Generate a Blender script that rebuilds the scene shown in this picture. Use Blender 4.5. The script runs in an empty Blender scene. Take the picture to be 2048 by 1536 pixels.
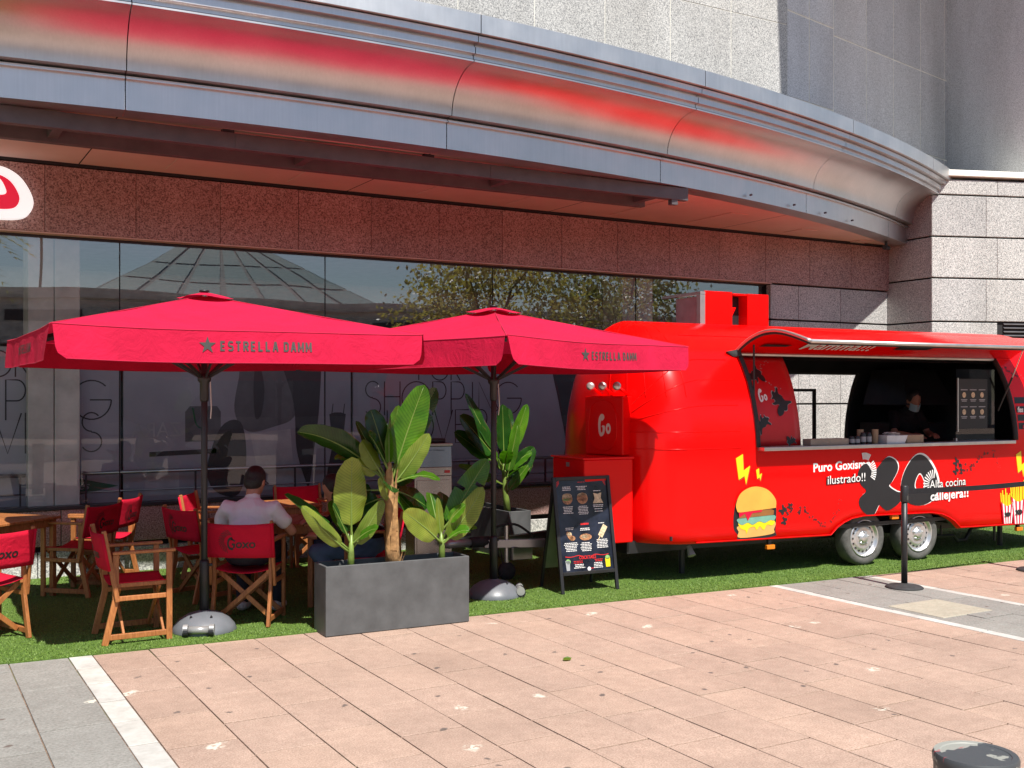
import bpy, math, random
import numpy as np
from mathutils import Vector, Matrix
R = math.radians
random.seed(7)
SC = bpy.context.scene
COL = SC.collection

# ------------------------------------------------------------------ camera
cam_d = bpy.data.cameras.new('camera')
cam = bpy.data.objects.new('camera', cam_d)
COL.objects.link(cam)
cam.location = (0, 0, 1.8)
cam.rotation_euler = (R(90), 0, R(-30))
cam_d.sensor_width = 36
cam_d.lens = 36 * 2150 / 2048
cam_d.shift_y = 22 / 2048
cam_d.clip_start = 0.05
cam_d.clip_end = 2000
SC.camera = cam

# ------------------------------------------------------------------ sky, sun, exposure
SUN_EL, SUN_AZ = 56.5, 184.5          # azimuth clockwise from +Y
world = bpy.data.worlds.new('World')
SC.world = world
world.use_nodes = True
wn = world.node_tree.nodes
sky = wn.new('ShaderNodeTexSky')
sky.sky_type = 'NISHITA'
sky.sun_disc = False
sky.sun_elevation = R(SUN_EL)
sky.sun_rotation = R(SUN_AZ)
sky.air_density = 1.0
sky.dust_density = 0.6
wn['Background'].inputs[1].default_value = 0.075
world.node_tree.links.new(sky.outputs[0], wn['Background'].inputs[0])
sun_d = bpy.data.lights.new('sun', 'SUN')
sun_d.energy = 4.6
sun_d.angle = R(0.5)
sun_d.color = (1.0, 0.96, 0.89)
sun = bpy.data.objects.new('sun', sun_d)
COL.objects.link(sun)
ts = Vector((math.cos(R(SUN_EL)) * math.sin(R(SUN_AZ)), math.cos(R(SUN_EL)) * math.cos(R(SUN_AZ)), math.sin(R(SUN_EL))))
sun.rotation_euler = ts.to_track_quat('Z', 'Y').to_euler()
sun.location = ts * 50
vs = SC.view_settings
vs.view_transform = 'Standard'
vs.look = 'None'
vs.exposure = 0.72
vs.gamma = 1
vs.use_curve_mapping = False
SC.cycles.max_bounces = 8
SC.cycles.diffuse_bounces = 4
SC.cycles.glossy_bounces = 5
SC.cycles.transparent_max_bounces = 16
SC.cycles.caustics_reflective = False
SC.cycles.caustics_refractive = False

# ------------------------------------------------------------------ materials
def new_mat(name):
    m = bpy.data.materials.new(name)
    m.use_nodes = True
    nt = m.node_tree
    return m, nt, nt.nodes['Principled BSDF']

def setp(b, **k):
    for a, v in k.items():
        if a in b.inputs:
            b.inputs[a].default_value = v

def coords(nt, space='world', scale=(1, 1, 1), rot=(0, 0, 0)):
    n = nt.nodes
    if space == 'world':
        g = n.new('ShaderNodeNewGeometry'); out = g.outputs['Position']
    else:
        g = n.new('ShaderNodeTexCoord'); out = g.outputs['Object']
    mp = n.new('ShaderNodeMapping')
    mp.inputs['Scale'].default_value = scale
    mp.inputs['Rotation'].default_value = rot
    nt.links.new(out, mp.inputs[0])
    return mp.outputs[0]

def noise(nt, vec, scale, detail=3, rough=0.55, dist=0):
    t = nt.nodes.new('ShaderNodeTexNoise')
    t.inputs['Scale'].default_value = scale
    t.inputs['Detail'].default_value = detail
    t.inputs['Roughness'].default_value = rough
    t.inputs['Distortion'].default_value = dist
    nt.links.new(vec, t.inputs['Vector'])
    return t.outputs['Fac']

def ramp(nt, fac, stops):
    r = nt.nodes.new('ShaderNodeValToRGB')
    e = r.color_ramp.elements
    while len(e) < len(stops):
        e.new(0.5)
    for i, (p, c) in enumerate(stops):
        e[i].position = p
        e[i].color = (*c, 1) if len(c) == 3 else c
    nt.links.new(fac, r.inputs[0])
    return r.outputs[0]

def mix(nt, fac, a, b, mode='MIX'):
    x = nt.nodes.new('ShaderNodeMix')
    x.data_type = 'RGBA'
    x.blend_type = mode
    for i, v in ((0, fac), (6, a), (7, b)):
        if isinstance(v, bpy.types.NodeSocket):
            nt.links.new(v, x.inputs[i])
        elif i == 0:
            x.inputs[0].default_value = v
        else:
            x.inputs[i].default_value = (*v, 1)
    return x.outputs[2]

def bump(nt, b, h, strength=0.3, dist=0.01):
    n = nt.nodes.new('ShaderNodeBump')
    n.inputs['Strength'].default_value = strength
    n.inputs['Distance'].default_value = dist
    nt.links.new(h, n.inputs['Height'])
    nt.links.new(n.outputs[0], b.inputs['Normal'])

def plain(name, col, rough=0.5, metal=0.0, var=0.12, scale=8, space='object', bmp=0.0, bscale=60, **k):
    m, nt, b = new_mat(name)
    v = coords(nt, space)
    f = noise(nt, v, scale, 4)
    lo = tuple(max(0, c * (1 - var)) for c in col)
    hi = tuple(min(1, c * (1 + var)) for c in col)
    nt.links.new(ramp(nt, f, [(0.3, lo), (0.7, hi)]), b.inputs['Base Color'])
    setp(b, Roughness=rough, Metallic=metal, **k)
    if bmp:
        bump(nt, b, noise(nt, v, bscale, 4), bmp, 0.005)
    return m

def granite(name, lo, mid, hi, rough=0.45, scale=75, vertical_stain=True):
    m, nt, b = new_mat(name)
    v = coords(nt)
    f = noise(nt, v, scale, 2, 0.6, 0.4)
    c = ramp(nt, f, [(0.34, lo), (0.5, mid), (0.66, hi)])
    g = noise(nt, coords(nt, scale=(1, 1, 0.25)), 1.7, 4)
    c = mix(nt, 1.0, c, ramp(nt, g, [(0.3, (0.84, 0.83, 0.82)), (0.7, (1.06, 1.06, 1.06))]), 'MULTIPLY')
    oi = nt.nodes.new('ShaderNodeObjectInfo')
    c = mix(nt, 1.0, c, ramp(nt, oi.outputs['Random'], [(0, (0.9, 0.9, 0.91)), (1, (1.06, 1.05, 1.04))]), 'MULTIPLY')
    nt.links.new(c, b.inputs['Base Color'])
    setp(b, Roughness=rough)
    bump(nt, b, f, 0.06, 0.003)
    return m

def paving(name, stops, spots=True, speck=110, rough=0.75):
    m, nt, b = new_mat(name)
    v = coords(nt)
    f = noise(nt, v, speck, 3, 0.7)
    c = ramp(nt, f, stops)
    g = noise(nt, v, 1.3, 6, 0.7)
    g3 = noise(nt, v, 12, 4, 0.7)
    c = mix(nt, 1.0, c, ramp(nt, g3, [(0.3, (0.88, 0.87, 0.86)), (0.65, (1.04, 1.04, 1.04))]), 'MULTIPLY')
    c = mix(nt, 1.0, c, ramp(nt, g, [(0.3, (0.80, 0.79, 0.78)), (0.72, (1.08, 1.07, 1.06))]), 'MULTIPLY')
    oi = nt.nodes.new('ShaderNodeObjectInfo')
    c = mix(nt, 1.0, c, ramp(nt, oi.outputs['Random'], [(0, (0.93, 0.92, 0.91)), (0.5, (1, 1, 1)), (1, (1.05, 1.04, 1.02))]), 'MULTIPLY')
    if spots:
        vo = nt.nodes.new('ShaderNodeTexVoronoi'); vo.voronoi_dimensions = '2D'
        vo.inputs['Scale'].default_value = 3.7
        vo.inputs['Randomness'].default_value = 1
        wv = mix(nt, 0.07, v, noise(nt, v, 14, 2)); nt.links.new(wv, vo.inputs['Vector'])
        d = ramp(nt, vo.outputs['Distance'], [(0.042, (1, 1, 1)), (0.075, (0, 0, 0))])
        sep = nt.nodes.new('ShaderNodeSeparateColor'); nt.links.new(vo.outputs['Color'], sep.inputs[0])
        on = ramp(nt, sep.outputs[0], [(0.82, (0, 0, 0)), (0.83, (1, 1, 1))])
        c = mix(nt, mix(nt, 1, d, on, 'MULTIPLY'), c, (0.13, 0.10, 0.085))
        vo2 = nt.nodes.new('ShaderNodeTexVoronoi'); vo2.voronoi_dimensions = '2D'
        vo2.inputs['Scale'].default_value = 1.9
        wv2 = mix(nt, 0.16, v, noise(nt, v, 7, 3)); nt.links.new(wv2, vo2.inputs['Vector'])
        d2 = ramp(nt, vo2.outputs['Distance'], [(0.05, (1, 1, 1)), (0.085, (0, 0, 0))])
        brk = ramp(nt, noise(nt, v, 26, 2), [(0.44, (0, 0, 0)), (0.52, (1, 1, 1))])
        sep2 = nt.nodes.new('ShaderNodeSeparateColor'); nt.links.new(vo2.outputs['Color'], sep2.inputs[0])
        on2 = ramp(nt, sep2.outputs[1], [(0.82, (0, 0, 0)), (0.83, (1, 1, 1))])
        k = mix(nt, 1, mix(nt, 1, d2, brk, 'MULTIPLY'), on2, 'MULTIPLY')
        c = mix(nt, k, c, (0.58, 0.54, 0.45))
    nt.links.new(c, b.inputs['Base Color'])
    setp(b, Roughness=rough)
    bump(nt, b, f, 0.25, 0.004)
    return m

def wood(name, a, bcol):
    m, nt, b = new_mat(name)
    v = coords(nt, 'object', (14, 14, 2.5))
    f = noise(nt, v, 4, 4, 0.6, 1.2)
    c = ramp(nt, f, [(0.3, a), (0.7, bcol)])
    oi = nt.nodes.new('ShaderNodeObjectInfo')
    c = mix(nt, 1.0, c, ramp(nt, oi.outputs['Random'], [(0, (0.8, 0.78, 0.76)), (1, (1.12, 1.1, 1.08))]), 'MULTIPLY')
    nt.links.new(c, b.inputs['Base Color'])
    setp(b, Roughness=0.45)
    bump(nt, b, f, 0.08, 0.003)
    return m

def fabric(name, col, trans=0.18, var=0.1):
    m, nt, b = new_mat(name)
    v = coords(nt, 'object')
    f = noise(nt, v, 5, 4)
    lo = tuple(c * (1 - var) for c in col); hi = tuple(min(1, c * (1 + var)) for c in col)
    c = ramp(nt, f, [(0.3, lo), (0.7, hi)])
    nt.links.new(c, b.inputs['Base Color'])
    setp(b, Roughness=0.85)
    if 'Specular IOR Level' in b.inputs:
        b.inputs['Specular IOR Level'].default_value = 0.25
    bump(nt, b, noise(nt, v, 7, 5, 0.65, 1.4), 0.32, 0.035)
    if trans:
        t = nt.nodes.new('ShaderNodeBsdfTranslucent')
        nt.links.new(c, t.inputs[0])
        mx = nt.nodes.new('ShaderNodeMixShader'); mx.inputs[0].default_value = trans
        nt.links.new(b.outputs[0], mx.inputs[1]); nt.links.new(t.outputs[0], mx.inputs[2])
        nt.links.new(mx.outputs[0], nt.nodes['Material Output'].inputs[0])
    return m

def leafmat(name, lo, hi, trans=0.38, veins=False):
    m, nt, b = new_mat(name)
    v = coords(nt, 'object')
    f = noise(nt, v, 6, 4)
    c = ramp(nt, f, [(0.3, lo), (0.7, hi)])
    oi = nt.nodes.new('ShaderNodeObjectInfo')
    c = mix(nt, 1.0, c, ramp(nt, oi.outputs['Random'], [(0, (0.75, 0.8, 0.75)), (1, (1.25, 1.15, 1.0))]), 'MULTIPLY')
    if veins:
        tc = nt.nodes.new('ShaderNodeTexCoord'); sx = nt.nodes.new('ShaderNodeSeparateXYZ')
        nt.links.new(tc.outputs['UV'], sx.inputs[0])
        def mth(op, x, y=None):
            n_ = nt.nodes.new('ShaderNodeMath'); n_.operation = op
            for i_, q_ in enumerate((x, y)):
                if q_ is None: continue
                if isinstance(q_, (int, float)): n_.inputs[i_].default_value = q_
                else: nt.links.new(q_, n_.inputs[i_])
            return n_.outputs[0]
        ab = mth('ABSOLUTE', mth('SUBTRACT', sx.outputs[1], 0.5))
        ph = mth('SUBTRACT', mth('MULTIPLY', sx.outputs[0], 150.0), mth('MULTIPLY', ab, 40.0))
        w_ = mth('ADD', mth('MULTIPLY', mth('SINE', ph), 0.5), 0.5)
        c = mix(nt, 1.0, c, ramp(nt, w_, [(0.0, (0.80, 0.82, 0.78)), (0.6, (1.06, 1.05, 1.04))]), 'MULTIPLY')
        c = mix(nt, 1.0, c, ramp(nt, noise(nt, v, 2.6, 3), [(0.35, (0.72, 0.76, 0.72)), (0.65, (1.15, 1.12, 1.0))]), 'MULTIPLY')
        edge = ramp(nt, ab, [(0.455, (0, 0, 0)), (0.5, (1, 1, 1))])
        c = mix(nt, mix(nt, 1, edge, ramp(nt, noise(nt, v, 9, 3), [(0.52, (0, 0, 0)), (0.66, (1, 1, 1))]), 'MULTIPLY'), c, (0.23, 0.16, 0.05))
    nt.links.new(c, b.inputs['Base Color'])
    setp(b, Roughness=0.27 if veins else 0.4)
    t = nt.nodes.new('ShaderNodeBsdfTranslucent')
    nt.links.new(mix(nt, 1, c, (1.3, 1.5, 0.6), 'MULTIPLY'), t.inputs[0])
    mx = nt.nodes.new('ShaderNodeMixShader'); mx.inputs[0].default_value = trans
    nt.links.new(b.outputs[0], mx.inputs[1]); nt.links.new(t.outputs[0], mx.inputs[2])
    nt.links.new(mx.outputs[0], nt.nodes['Material Output'].inputs[0])
    bump(nt, b, w_ if veins else noise(nt, v, 40, 2), 0.18 if veins else 0.15, 0.003)
    return m

def glassmat(name, tint=(0.86, 0.9, 0.9), ior=1.75, rough=0.0, warp=0.0):
    m = bpy.data.materials.new(name); m.use_nodes = True
    nt = m.node_tree; n = nt.nodes
    n.remove(n['Principled BSDF'])
    tr = n.new('ShaderNodeBsdfTransparent'); tr.inputs[0].default_value = (*tint, 1)
    gl = n.new('ShaderNodeBsdfGlossy'); gl.inputs['Roughness'].default_value = rough
    gl.inputs[0].default_value = (0.95, 0.97, 1, 1)
    lw = n.new('ShaderNodeLayerWeight'); lw.inputs[0].default_value = 0.5
    pw = n.new('ShaderNodeMath'); pw.operation = 'POWER'; pw.inputs[1].default_value = 5
    nt.links.new(lw.outputs['Facing'], pw.inputs[0])
    r0 = ((ior - 1) / (ior + 1)) ** 2
    mr = n.new('ShaderNodeMapRange'); mr.inputs['To Min'].default_value = r0; mr.inputs['To Max'].default_value = 1.0
    nt.links.new(pw.outputs[0], mr.inputs[0])
    wv = n.new('ShaderNodeTexNoise'); wv.inputs['Scale'].default_value = 0.9; wv.inputs['Detail'].default_value = 1
    ge = n.new('ShaderNodeNewGeometry'); nt.links.new(ge.outputs['Position'], wv.inputs['Vector'])
    bp_ = n.new('ShaderNodeBump'); bp_.inputs['Strength'].default_value = warp; bp_.inputs['Distance'].default_value = 0.02
    nt.links.new(wv.outputs['Fac'], bp_.inputs['Height']); nt.links.new(bp_.outputs[0], gl.inputs['Normal'])
    mx = n.new('ShaderNodeMixShader')
    nt.links.new(mr.outputs[0], mx.inputs[0]); nt.links.new(tr.outputs[0], mx.inputs[1]); nt.links.new(gl.outputs[0], mx.inputs[2])
    nt.links.new(mx.outputs[0], n['Material Output'].inputs[0])
    return m

def steelmat(name, col, rough=0.32, streak=(60, 60, 1.5), metal=0.95):
    m, nt, b = new_mat(name)
    v = coords(nt, 'world', streak)
    f = noise(nt, v, 1.0, 4, 0.6)
    g = noise(nt, coords(nt), 2.2, 4)
    c = ramp(nt, f, [(0.3, tuple(x * 0.95 for x in col)), (0.7, tuple(min(1, x * 1.03) for x in col))])
    c = mix(nt, 1, c, ramp(nt, g, [(0.3, (0.85, 0.85, 0.85)), (0.7, (1, 1, 1))]), 'MULTIPLY')
    nt.links.new(c, b.inputs['Base Color'])
    rr = nt.nodes.new('ShaderNodeMapRange')
    rr.inputs['To Min'].default_value = rough - 0.06; rr.inputs['To Max'].default_value = rough + 0.1
    nt.links.new(g, rr.inputs[0]); nt.links.new(rr.outputs[0], b.inputs['Roughness'])
    setp(b, Metallic=metal)
    bump(nt, b, f, 0.012, 0.002)
    return m

MAT = {}
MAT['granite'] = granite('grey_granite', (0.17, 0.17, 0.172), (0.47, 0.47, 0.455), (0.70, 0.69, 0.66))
MAT['granite_bounced'] = granite('bounce_tinted_granite', (0.11, 0.06, 0.055), (0.38, 0.225, 0.20), (0.52, 0.38, 0.345))  # redness is mostly bounced red light, put into the stone colour
MAT['granite_lifted'] = granite('lifted_polished_granite', (0.40, 0.405, 0.41), (0.64, 0.65, 0.66), (0.78, 0.79, 0.80), rough=0.2)  # polished stone, colour paled to make up for the shade on the bay
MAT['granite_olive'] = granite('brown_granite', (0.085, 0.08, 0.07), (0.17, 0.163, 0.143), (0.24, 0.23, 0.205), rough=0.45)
MAT['mortar'] = plain('pale_mortar', (0.8, 0.78, 0.7), 0.9, space='world')
MAT['joint'] = plain('dark_joint', (0.02, 0.019, 0.02), 0.9, space='world')
MAT['concrete'] = plain('board_marked_concrete', (0.46, 0.45, 0.41), 0.85, var=0.25, scale=3, space='world', bmp=0.3, bscale=25)
MAT['pink'] = paving('pink_granite_paving', [(0.3, (0.27, 0.187, 0.145)), (0.5, (0.42, 0.295, 0.232)), (0.72, (0.55, 0.41, 0.335))])
MAT['greystone'] = paving('grey_slate_paving', [(0.3, (0.19, 0.185, 0.17)), (0.5, (0.27, 0.265, 0.245)), (0.72, (0.34, 0.33, 0.31))], speck=60)
MAT['beigestone'] = paving('beige_paving', [(0.3, (0.36, 0.33, 0.26)), (0.5, (0.42, 0.39, 0.31)), (0.72, (0.48, 0.45, 0.37))], spots=False, speck=60)
MAT['marble'] = paving('white_marble_strip', [(0.3, (0.44, 0.43, 0.40)), (0.5, (0.53, 0.52, 0.49)), (0.72, (0.58, 0.57, 0.54))], spots=False, speck=5)
def bedmat():
    m, nt, b = new_mat('joint_dirt')
    v = coords(nt)
    c = ramp(nt, noise(nt, v, 30, 3), [(0.35, (0.13, 0.085, 0.06)), (0.6, (0.24, 0.165, 0.12))])
    mo = ramp(nt, noise(nt, v, 1.1, 4), [(0.5, (0, 0, 0)), (0.62, (1, 1, 1))])
    c = mix(nt, mo, c, (0.10, 0.13, 0.03))
    nt.links.new(c, b.inputs['Base Color']); setp(b, Roughness=0.95)
    return m
MAT['bed'] = bedmat()
MAT['turf_base'] = plain('turf_backing', (0.075, 0.14, 0.017), 0.95, var=0.35, scale=40, space='world', bmp=0.6, bscale=200)
def turfmat():
    m, nt, b = new_mat('turf_fibre')
    v = coords(nt)
    c = ramp(nt, noise(nt, v, 90, 2), [(0.3, (0.08, 0.15, 0.018)), (0.55, (0.14, 0.235, 0.03)), (0.75, (0.23, 0.32, 0.065))])
    g = noise(nt, v, 3.5, 4)
    c = mix(nt, 1, c, ramp(nt, g, [(0.3, (0.8, 0.82, 0.8)), (0.7, (1.1, 1.08, 1.0))]), 'MULTIPLY')
    nt.links.new(c, b.inputs['Base Color']); setp(b, Roughness=0.6)
    return m
MAT['turf'] = turfmat()
MAT['steel'] = steelmat('brushed_steel', (0.62, 0.60, 0.60), 0.36)
MAT['steel_h'] = steelmat('weathered_steel_band', (0.66, 0.66, 0.66), 0.42, (25, 25, 3))
MAT['soffit'] = plain('soffit_plaster', (0.72, 0.54, 0.48), 0.7, var=0.06, scale=2, space='world')
MAT['beam'] = plain('grey_painted_beam', (0.085, 0.08, 0.085), 0.55, var=0.18, scale=6, space='world')
MAT['glass'] = glassmat('shopfront_glass', (0.94, 0.95, 0.96), ior=2.7, warp=0.10)
MAT['glass_low'] = glassmat('single_glass', (0.95, 0.96, 0.97), ior=1.55, warp=0.10)
MAT['clearglass'] = glassmat('clear_glass', (0.95, 0.95, 0.95), 1.45)
MAT['panel'] = plain('grey_window_film', (0.27, 0.275, 0.305), 0.6, var=0.12, scale=1.5, space='world')
MAT['ink'] = plain('black_print', (0.012, 0.012, 0.014), 0.5, var=0.1)
MAT['print_dark'] = plain('dark_print', (0.03, 0.03, 0.035), 0.5)
MAT['print_mid'] = plain('mid_grey_print', (0.09, 0.092, 0.10), 0.5, var=0.25, scale=4)
MAT['print_light'] = plain('light_grey_print', (0.32, 0.33, 0.345), 0.5, var=0.2, scale=4)
MAT['print_green'] = plain('green_print', (0.01, 0.09, 0.045), 0.5)
MAT['print_white'] = plain('white_print', (0.78, 0.77, 0.75), 0.5, var=0.05)
MAT['darkmetal'] = plain('charcoal_metal', (0.035, 0.035, 0.04), 0.4, metal=0.3, var=0.15)
MAT['rail'] = plain('dark_steel_rail', (0.3, 0.3, 0.32), 0.28, metal=0.9)
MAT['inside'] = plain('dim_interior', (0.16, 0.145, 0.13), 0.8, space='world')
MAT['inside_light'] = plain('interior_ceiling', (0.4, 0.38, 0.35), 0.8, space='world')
MAT['red'] = plain('red_gloss_paint', (0.76, 0.002, 0.002), 0.24, var=0.03, scale=2, **{'Coat Weight': 0.06, 'Coat Roughness': 0.06, 'Specular IOR Level': 0.22})
MAT['red_panel'] = plain('red_vinyl', (0.55, 0.006, 0.01), 0.4, var=0.05)
MAT['parasol_seam'] = plain('parasol_seam', (0.42, 0.006, 0.04), 0.9)
MAT['parasol'] = fabric('parasol_canvas', (0.57, 0.008, 0.050), 0.12, 0.09)
MAT['canvas'] = fabric('chair_canvas', (0.56, 0.006, 0.032), 0.08)
MAT['wood'] = wood('teak', (0.26, 0.085, 0.025), (0.47, 0.19, 0.06))
MAT['black'] = plain('black_plastic', (0.016, 0.016, 0.018), 0.45, var=0.2)
MAT['rubber'] = plain('rubber', (0.03, 0.03, 0.031), 0.8, var=0.25, scale=25, bmp=0.2)
MAT['tyre'] = plain('dusty_tyre', (0.10, 0.097, 0.09), 0.85, var=0.25, scale=20, bmp=0.3)
MAT['chrome'] = plain('silver_wheel', (0.62, 0.62, 0.62), 0.32, metal=0.75, var=0.1)
MAT['alu'] = plain('aluminium_trim', (0.6, 0.59, 0.57), 0.35, metal=0.85, var=0.1)
MAT['stainless'] = steelmat('stainless_bin', (0.30, 0.29, 0.28), 0.24, (3, 3, 70))
MAT['planter'] = plain('charcoal_planter', (0.085, 0.088, 0.09), 0.5, var=0.22, scale=6, bmp=0.1, bscale=30)
MAT['soil'] = plain('potting_soil', (0.02, 0.015, 0.01), 0.95, bmp=0.8, bscale=40)
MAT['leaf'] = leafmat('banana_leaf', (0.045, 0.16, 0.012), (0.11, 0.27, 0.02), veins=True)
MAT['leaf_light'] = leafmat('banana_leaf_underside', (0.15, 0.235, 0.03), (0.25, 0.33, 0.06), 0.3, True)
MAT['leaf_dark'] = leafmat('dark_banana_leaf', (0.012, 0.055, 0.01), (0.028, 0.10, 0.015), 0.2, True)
MAT['midrib'] = plain('leaf_rib', (0.15, 0.22, 0.04), 0.4)
MAT['stem'] = plain('green_stem', (0.17, 0.25, 0.05), 0.4, var=0.35, scale=12)
MAT['fibre'] = plain('dry_trunk_fibre', (0.36, 0.20, 0.08), 0.9, var=0.5, scale=14, bmp=0.8, bscale=30)
MAT['baseplastic'] = plain('grey_moulded_base', (0.14, 0.15, 0.165), 0.4, var=0.1, bmp=0.1, bscale=120)
MAT['silver'] = plain('silver_plastic', (0.38, 0.38, 0.37), 0.35, metal=0.4, var=0.15)
MAT['skin'] = plain('skin', (0.42, 0.20, 0.13), 0.5, var=0.1, bmp=0.05)
MAT['hair'] = plain('dark_hair', (0.012, 0.009, 0.008), 0.55, var=0.4, scale=60, bmp=0.9, bscale=120)
MAT['tee'] = fabric('white_tee', (0.72, 0.70, 0.74), 0.0, 0.04)
MAT['jeans'] = fabric('dark_jeans', (0.03, 0.035, 0.05), 0.0, 0.25)
MAT['jeans_blue'] = fabric('blue_jeans', (0.07, 0.11, 0.19), 0.0, 0.25)
MAT['blackcloth'] = fabric('black_cloth', (0.014, 0.013, 0.015), 0.0, 0.3)
MAT['mask'] = plain('blue_mask', (0.35, 0.5, 0.55), 0.8)
MAT['amber'] = plain('amber_lens', (0.75, 0.2, 0.01), 0.25)
MAT['yellow'] = plain('yellow_print', (0.82, 0.60, 0.01), 0.4, var=0.05)
MAT['bun'] = plain('bun_print', (0.72, 0.36, 0.06), 0.4, var=0.12, scale=3)
MAT['bun2'] = plain('bun_base_print', (0.68, 0.36, 0.10), 0.4, var=0.06)
MAT['patty'] = plain('patty_print', (0.27, 0.11, 0.03), 0.4)
MAT['lettuce'] = plain('lettuce_print', (0.16, 0.36, 0.28), 0.4)
MAT['tomato'] = plain('tomato_print', (0.62, 0.0, 0.035), 0.4)
MAT['print_red'] = plain('red_print', (0.6, 0.02, 0.02), 0.4)
MAT['white'] = plain('white_paint', (0.78, 0.77, 0.75), 0.45, var=0.04)
def glow(name, col, e):
    m, nt, b = new_mat(name)
    f = noise(nt, coords(nt, 'object'), 3, 2)
    nt.links.new(ramp(nt, f, [(0.2, tuple(c * 0.97 for c in col)), (0.8, col)]), b.inputs['Base Color'])
    b.inputs['Emission Color'].default_value = (*col, 1); b.inputs['Emission Strength'].default_value = e
    setp(b, Roughness=0.4)
    return m
MAT['sign_white'] = glow('backlit_white_acrylic', (0.85, 0.85, 0.85), 0.55)
MAT['sign_red'] = glow('backlit_red_acrylic', (0.8, 0.02, 0.06), 0.35)
MAT['signred'] = plain('sign_red', (0.75, 0.015, 0.06), 0.35, var=0.03)
MAT['kraft'] = plain('kraft_card', (0.36, 0.25, 0.16), 0.8, var=0.1)
MAT['cardgrey'] = plain('grey_card', (0.30, 0.25, 0.20), 0.8, var=0.08)
MAT['clearplastic'] = plain('clear_tub_plastic', (0.6, 0.63, 0.68), 0.2, var=0.15)
MAT['board_back'] = plain('board_back_green', (0.16, 0.20, 0.12), 0.5)
MAT['menu'] = plain('menu_print', (0.016, 0.02, 0.035), 0.18, var=0.8, scale=5)
MAT['food'] = plain('food_print', (0.36, 0.17, 0.08), 0.5, var=0.6, scale=60)
MAT['food_pale'] = plain('pale_food_print', (0.6, 0.48, 0.3), 0.5, var=0.4, scale=60)
MAT['drinkgreen'] = plain('drink_green_print', (0.2, 0.4, 0.12), 0.5, var=0.5, scale=40)
MAT['text_grey'] = plain('grey_lettering', (0.055, 0.055, 0.05), 0.6)
MAT['bollard'] = None
MAT['bark'] = plain('bark', (0.11, 0.08, 0.055), 0.95, var=0.3, scale=6, bmp=0.6)
MAT['treeleaf'] = leafmat('tree_leaf', (0.22, 0.18, 0.10), (0.36, 0.29, 0.17), 0.5)
MAT['pyramid'] = plain('pale_green_glazing', (0.42, 0.5, 0.46), 0.4, space='world')
MAT['asphalt'] = plain('asphalt', (0.05, 0.05, 0.052), 0.9, space='world', var=0.2, scale=3)
def bollmat():
    m, nt, b = new_mat('chipped_bollard_paint')
    v = coords(nt)
    f = noise(nt, v, 11, 4, 0.5)
    c = ramp(nt, f, [(0.56, (0.055, 0.06, 0.065)), (0.575, (0.27, 0.27, 0.24))])
    r = ramp(nt, noise(nt, coords(nt, scale=(1, 5, 1)), 7, 3), [(0.64, (0, 0, 0)), (0.68, (1, 1, 1))])
    c = mix(nt, r, c, (0.35, 0.05, 0.06))
    nt.links.new(c, b.inputs['Base Color']); setp(b, Roughness=0.5)
    bump(nt, b, f, 0.2, 0.004)
    return m
MAT['bollard'] = bollmat()

# ------------------------------------------------------------------ mesh helpers
def link(o, parent=None):
    COL.objects.link(o)
    if parent is not None:
        o.parent = parent
    return o

def tag(o, label, cat, group=None):
    o['label'] = label
    o['category'] = cat
    if group:
        o['group'] = group
    return o

def thing(name, label, cat, loc=(0, 0, 0), rz=0.0, group=None):
    o = bpy.data.objects.new(name, None)
    o.empty_display_size = 0.2
    o.location = loc
    o.rotation_euler = (0, 0, rz)
    link(o)
    return tag(o, label, cat, group)

def struct(o):
    o['kind'] = 'structure'
    return o

def stuff(o):
    o['kind'] = 'stuff'
    return o

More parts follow.
